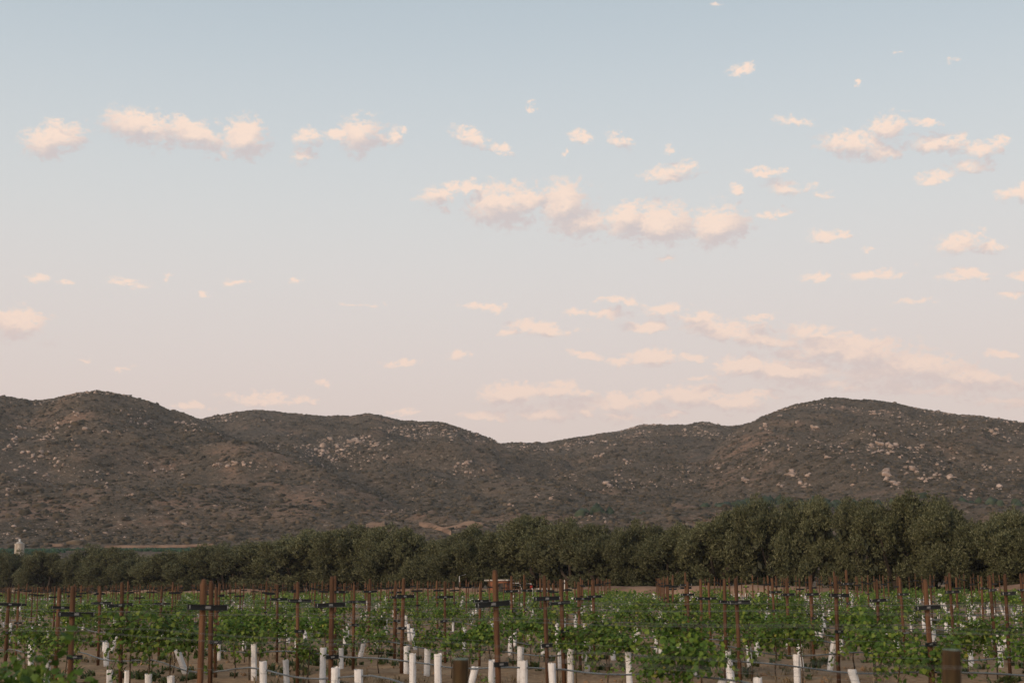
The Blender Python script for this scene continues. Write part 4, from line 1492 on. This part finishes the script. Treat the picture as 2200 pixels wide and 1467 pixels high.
# ------------------------------------------------------------------ things at the edge of the grove
def build_hut():
    def at(px, D):
        a = az_of(px)
        return a * D, D
    D = 150.0
    x, y = at(1069, D)
    zb = gzf(x, y)
    zt = CAM_H + D * math.tan(azel(1069, 1245)[1])
    h = zt - zb
    t = tag(link('brick_hut', None, None, (x, y, zb), (0, 0, R(-14))), 'small red brick pump hut with a pale flat roof at the edge of the grove', 'hut')
    link('wall', MB().box((0, .8, h / 2 - .1), (.95, .8, h / 2)).me('wall', MT['brick']), t)
    link('roof', MB().box((-.05, .75, h - .03), (1.28, 1.1, .07)).me('roof', MT['concrete']), t)
    link('door', MB().box((.45, -.01, .78), (.34, .03, .80)).me('door', MT['door']), t)
    bz = MB()
    bz.tube([(.95, -.3, -.05), (1.55, -.3, 1.75), (2.0, -.3, -.05)], .07, 6)
    tag(link('timber_frame', bz.me('timber_frame', MT['post'], True), None, (x, y - .3, zb)), 'weathered A-shaped timber brace leaning beside the brick hut', 'brace')
    for (p0, p1, yt, lab) in ((1096, 1121, 1252, 'white bent pipe gate frame standing next to the brick hut'), (1127, 1144, 1253, 'smaller white pipe gate frame past the first beside the brick hut')):
        x0, y0 = at(p0, 146)
        x1, y1 = at(p1, 146)
        zt = CAM_H + 146 * math.tan(azel(p0, yt)[1])
        zg = gzf(x0, y0)
        b = MB()
        w = x1 - x0
        b.tube([(0, 0, -.05), (0, 0, zt - zg), (w * .8, 0, zt - zg), (w, 0, (zt - zg) * .55), (w * 1.05, 0, -.05)], .045, 6)
        b.tube([(0, 0, (zt - zg) * .5), (w * .98, 0, (zt - zg) * .5)], .03, 5)
        tag(link('pipe_gate', b.me('pipe_gate', MT['whitepaint'], True), None, (x0, y0, zg)), lab, 'gate')
    x0, y0 = at(1141, 145)
    zg = gzf(x0, y0)
    zt = CAM_H + 145 * math.tan(azel(1141, 1256)[1]) - zg
    b = MB().lathe([(.05, -.05), (.05, zt - .3), (.16, zt - .28), (.16, zt - .04), (.06, zt)], 12)
    tag(link('valve_stand', b.me('valve_stand', MT['red'], True), None, (x0, y0, zg)), 'red painted irrigation valve on a standpipe beside the white gate', 'valve')
    x0, y0 = at(987, 150)
    zg = gzf(x0, y0)
    z1 = CAM_H + 150 * math.tan(azel(987, 1237)[1]) - zg
    b = MB()
    b.tube([(0, 0, -.05), (0, 0, z1), (.65, .2, z1 + .18)], .035, 6)
    tag(link('riser_pipe', b.me('riser_pipe', MT['whitepaint'], True), None, (x0, y0, zg)), 'tall white riser pipe with a bent arm against the dark trees', 'pipe')
    x0, y0 = at(1213.5, 146)
    zg = gzf(x0, y0)
    z1 = CAM_H + 146 * math.tan(azel(1213, 1245)[1]) - zg
    b = MB().lathe([(.07, -.05), (.07, z1 - .05), (.05, z1)], 8)
    tag(link('marker_post', b.me('marker_post', MT['whitepaint'], True), None, (x0, y0, zg)), 'slim white marker post at the field edge past the gates', 'post')
    xa, ya = at(1150, 149)
    xb, yb = at(1185, 147)
    zg = gzf(xa, ya)
    zt = CAM_H + 149 * math.tan(azel(1165, 1258)[1]) - zg
    for i in range(3):
        b = MB().box((0, 0, 0), (math.hypot(xb - xa, yb - ya) / 2 * (1 - .06 * i), .16, .09))
        tag(link('pale_beam', b.me('pale_beam', MT['concrete']), None, ((xa + xb) / 2 + .05 * i, (ya + yb) / 2 + .1 * (i % 2), zt - .09 - .19 * (2 - i)), (0, 0, math.atan2(yb - ya, xb - xa))), ('lowest', 'middle', 'top')[i] + ' of three long pale beams stacked beside the pipe gates', 'beam', 'stacked pale beams')
    b = MB().box((0, 0, (zt - .57) / 2 - .02), (.5, .22, max((zt - .57) / 2 + .02, .05)))
    tag(link('beam_block', b.me('beam_block', MT['concrete']), None, ((xa + xb) / 2, (ya + yb) / 2, zg)), 'concrete block carrying the stacked pale beams', 'block')
    # pale doorway-like shed glimpsed under the olives on the tank side
    x0, y0 = at(34, 262)
    zg = gzf(x0, y0)
    b = MB().box((0, 0, .8), (1.2, 1.0, .85))
    s = tag(link('shed', None, None, (x0, y0, zg)), 'pale low shed glimpsed under the olive branches below the water tank', 'shed')
    link('wall', b.me('wall', MT['tank']), s)
    link('roof', MB().box((0, 0, 1.7), (1.35, 1.2, .06)).me('roof', MT['bark']), s)


build_hut()


# ------------------------------------------------------------------ ground cover
def build_cover():
    # sun-baked clods
    n = 5000
    r = np.sqrt(RNG.uniform(9 ** 2, 48 ** 2, n))
    th = RNG.uniform(R(-22), R(22), n)
    x, y = r * np.sin(th), r * np.cos(th)
    s = np.exp(RNG.normal(math.log(.022), .5, n))
    scatter('clods_gravel', rock_templates(4, 1, .15), np.stack([x, y, gz(x, y)], -1), s[:, None] * RNG.uniform(.7, 1.4, (n, 3)), RNG.uniform(0, 6.28, n), MT['ground'], 'dry soil clods strewn between the vine rows')
    # tufts

    def tuft(nb, h, spread, w):
        V, F = [], []
        for i in range(nb):
            a = RNG.uniform(0, 6.28)
            l = RNG.uniform(.4, 1) * h
            q = RNG.uniform(.2, 1) * spread
            b0 = np.array([RNG.normal(0, .25 * spread), RNG.normal(0, .25 * spread), 0])
            d = np.array([math.cos(a), math.sin(a), 0])
            sd = np.array([-math.sin(a), math.cos(a), 0]) * w
            m = b0 + d * q * .4 + np.array([0, 0, l * .7])
            e = b0 + d * q + np.array([0, 0, l * .95])
            k = len(V)
            V += [b0 - sd, b0 + sd, m + sd, m - sd, e]
            F += [(k, k + 1, k + 2), (k, k + 2, k + 3), (k + 3, k + 2, k + 4)]
        return np.array(V), np.array(F)
    for nm, cnt, tm, m, lab, sd, thr in (
            ('dry_grass', 1700, [tuft(16, .16, .16, .006) for _ in range(4)], MT['straw'], 'straw coloured dry grass tufts on the vineyard soil', 61, .50),
            ('weeds', 1500, [tuft(22, .15, .16, .016) for _ in range(4)], MT['weed'], 'low green weeds on the vineyard soil', 67, .53)):
        r = np.sqrt(RNG.uniform(9 ** 2, 70 ** 2, cnt * 3))
        th = RNG.uniform(R(-22), R(22), cnt * 3)
        x, y = r * np.sin(th), r * np.cos(th)
        k = fbm(x / 2.5, y / 2.5, sd, 3) > thr
        x, y = x[k][:cnt], y[k][:cnt]
        s = RNG.uniform(.6, 1.5, len(x))
        scatter(nm, tm, np.stack([x, y, gz(x, y) - .01], -1), s[:, None] * np.ones(3), RNG.uniform(0, 6.28, len(x)), m, lab)
    # rank growth along the foot of the olives
    n = 1400
    px = RNG.uniform(-120, 2320, n)
    a = np.array([az_of(p) for p in px])
    D = (TREE_S + RNG.uniform(-6, 14, n)) / (TL[0] * a + TL[1])
    x, y = a * D, D
    k = fbm(x / 6, y / 6, 71, 2) > .5
    x, y = x[k], y[k]
    s = RNG.uniform(1.5, 5.0, len(x))
    scatter('grove_undergrowth', [tuft(30, .2, .14, .012) for _ in range(4)], np.stack([x, y, gz(x, y)], -1), s[:, None] * np.ones(3), RNG.uniform(0, 6.28, len(x)), MT['weed'], 'rank grass and weeds under the olive trees')
    # reddish dirt bank between vines and olives
    aa = np.linspace(-.44, .44, 260)
    V = []
    for q in np.linspace(0, 1, 9):
        sft = 103 + q * 7
        D = sft / (TL[0] * aa + TL[1])
        x, y = aa * D, D
        prof = math.sin(math.pi * q) ** .8
        hgt = .70 + .75 * fbm(x / 9, y / 9, 19, 3)
        V.append(np.stack([x, y, gz(x, y) - .03 + prof * hgt * sstep(.22, .52, fbm(x / 30, y / 30, 23, 2) + .15)], -1))
    tag(link('field_bank_terrain', mesh('field_bank', np.concatenate(V), grid_faces(9, 260), MT['dirt'], True)), kind='structure')


build_cover()


# ------------------------------------------------------------------ dusk haze
def build_haze():
    b = MB().box((0, 0, 0), (2750, 2750, 145))
    m = bpy.data.materials.new('haze')
    m.use_nodes = True
    t = NT(m.node_tree)
    m.node_tree.nodes.clear()
    out = t.n('ShaderNodeOutputMaterial')
    v = t.n('ShaderNodeVolumePrincipled')
    v.inputs['Color'].default_value = (0.90, 0.88, 0.87, 1)
    v.inputs['Density'].default_value = 0.00011
    v.inputs['Anisotropy'].default_value = 0.1
    t.l(v.outputs[0], out.inputs['Volume'])
    o = link('haze', b.me('haze', m), None, (0, 0, 142))
    tag(o, 'thin dusk haze in the air over the valley', kind='stuff')


build_haze()
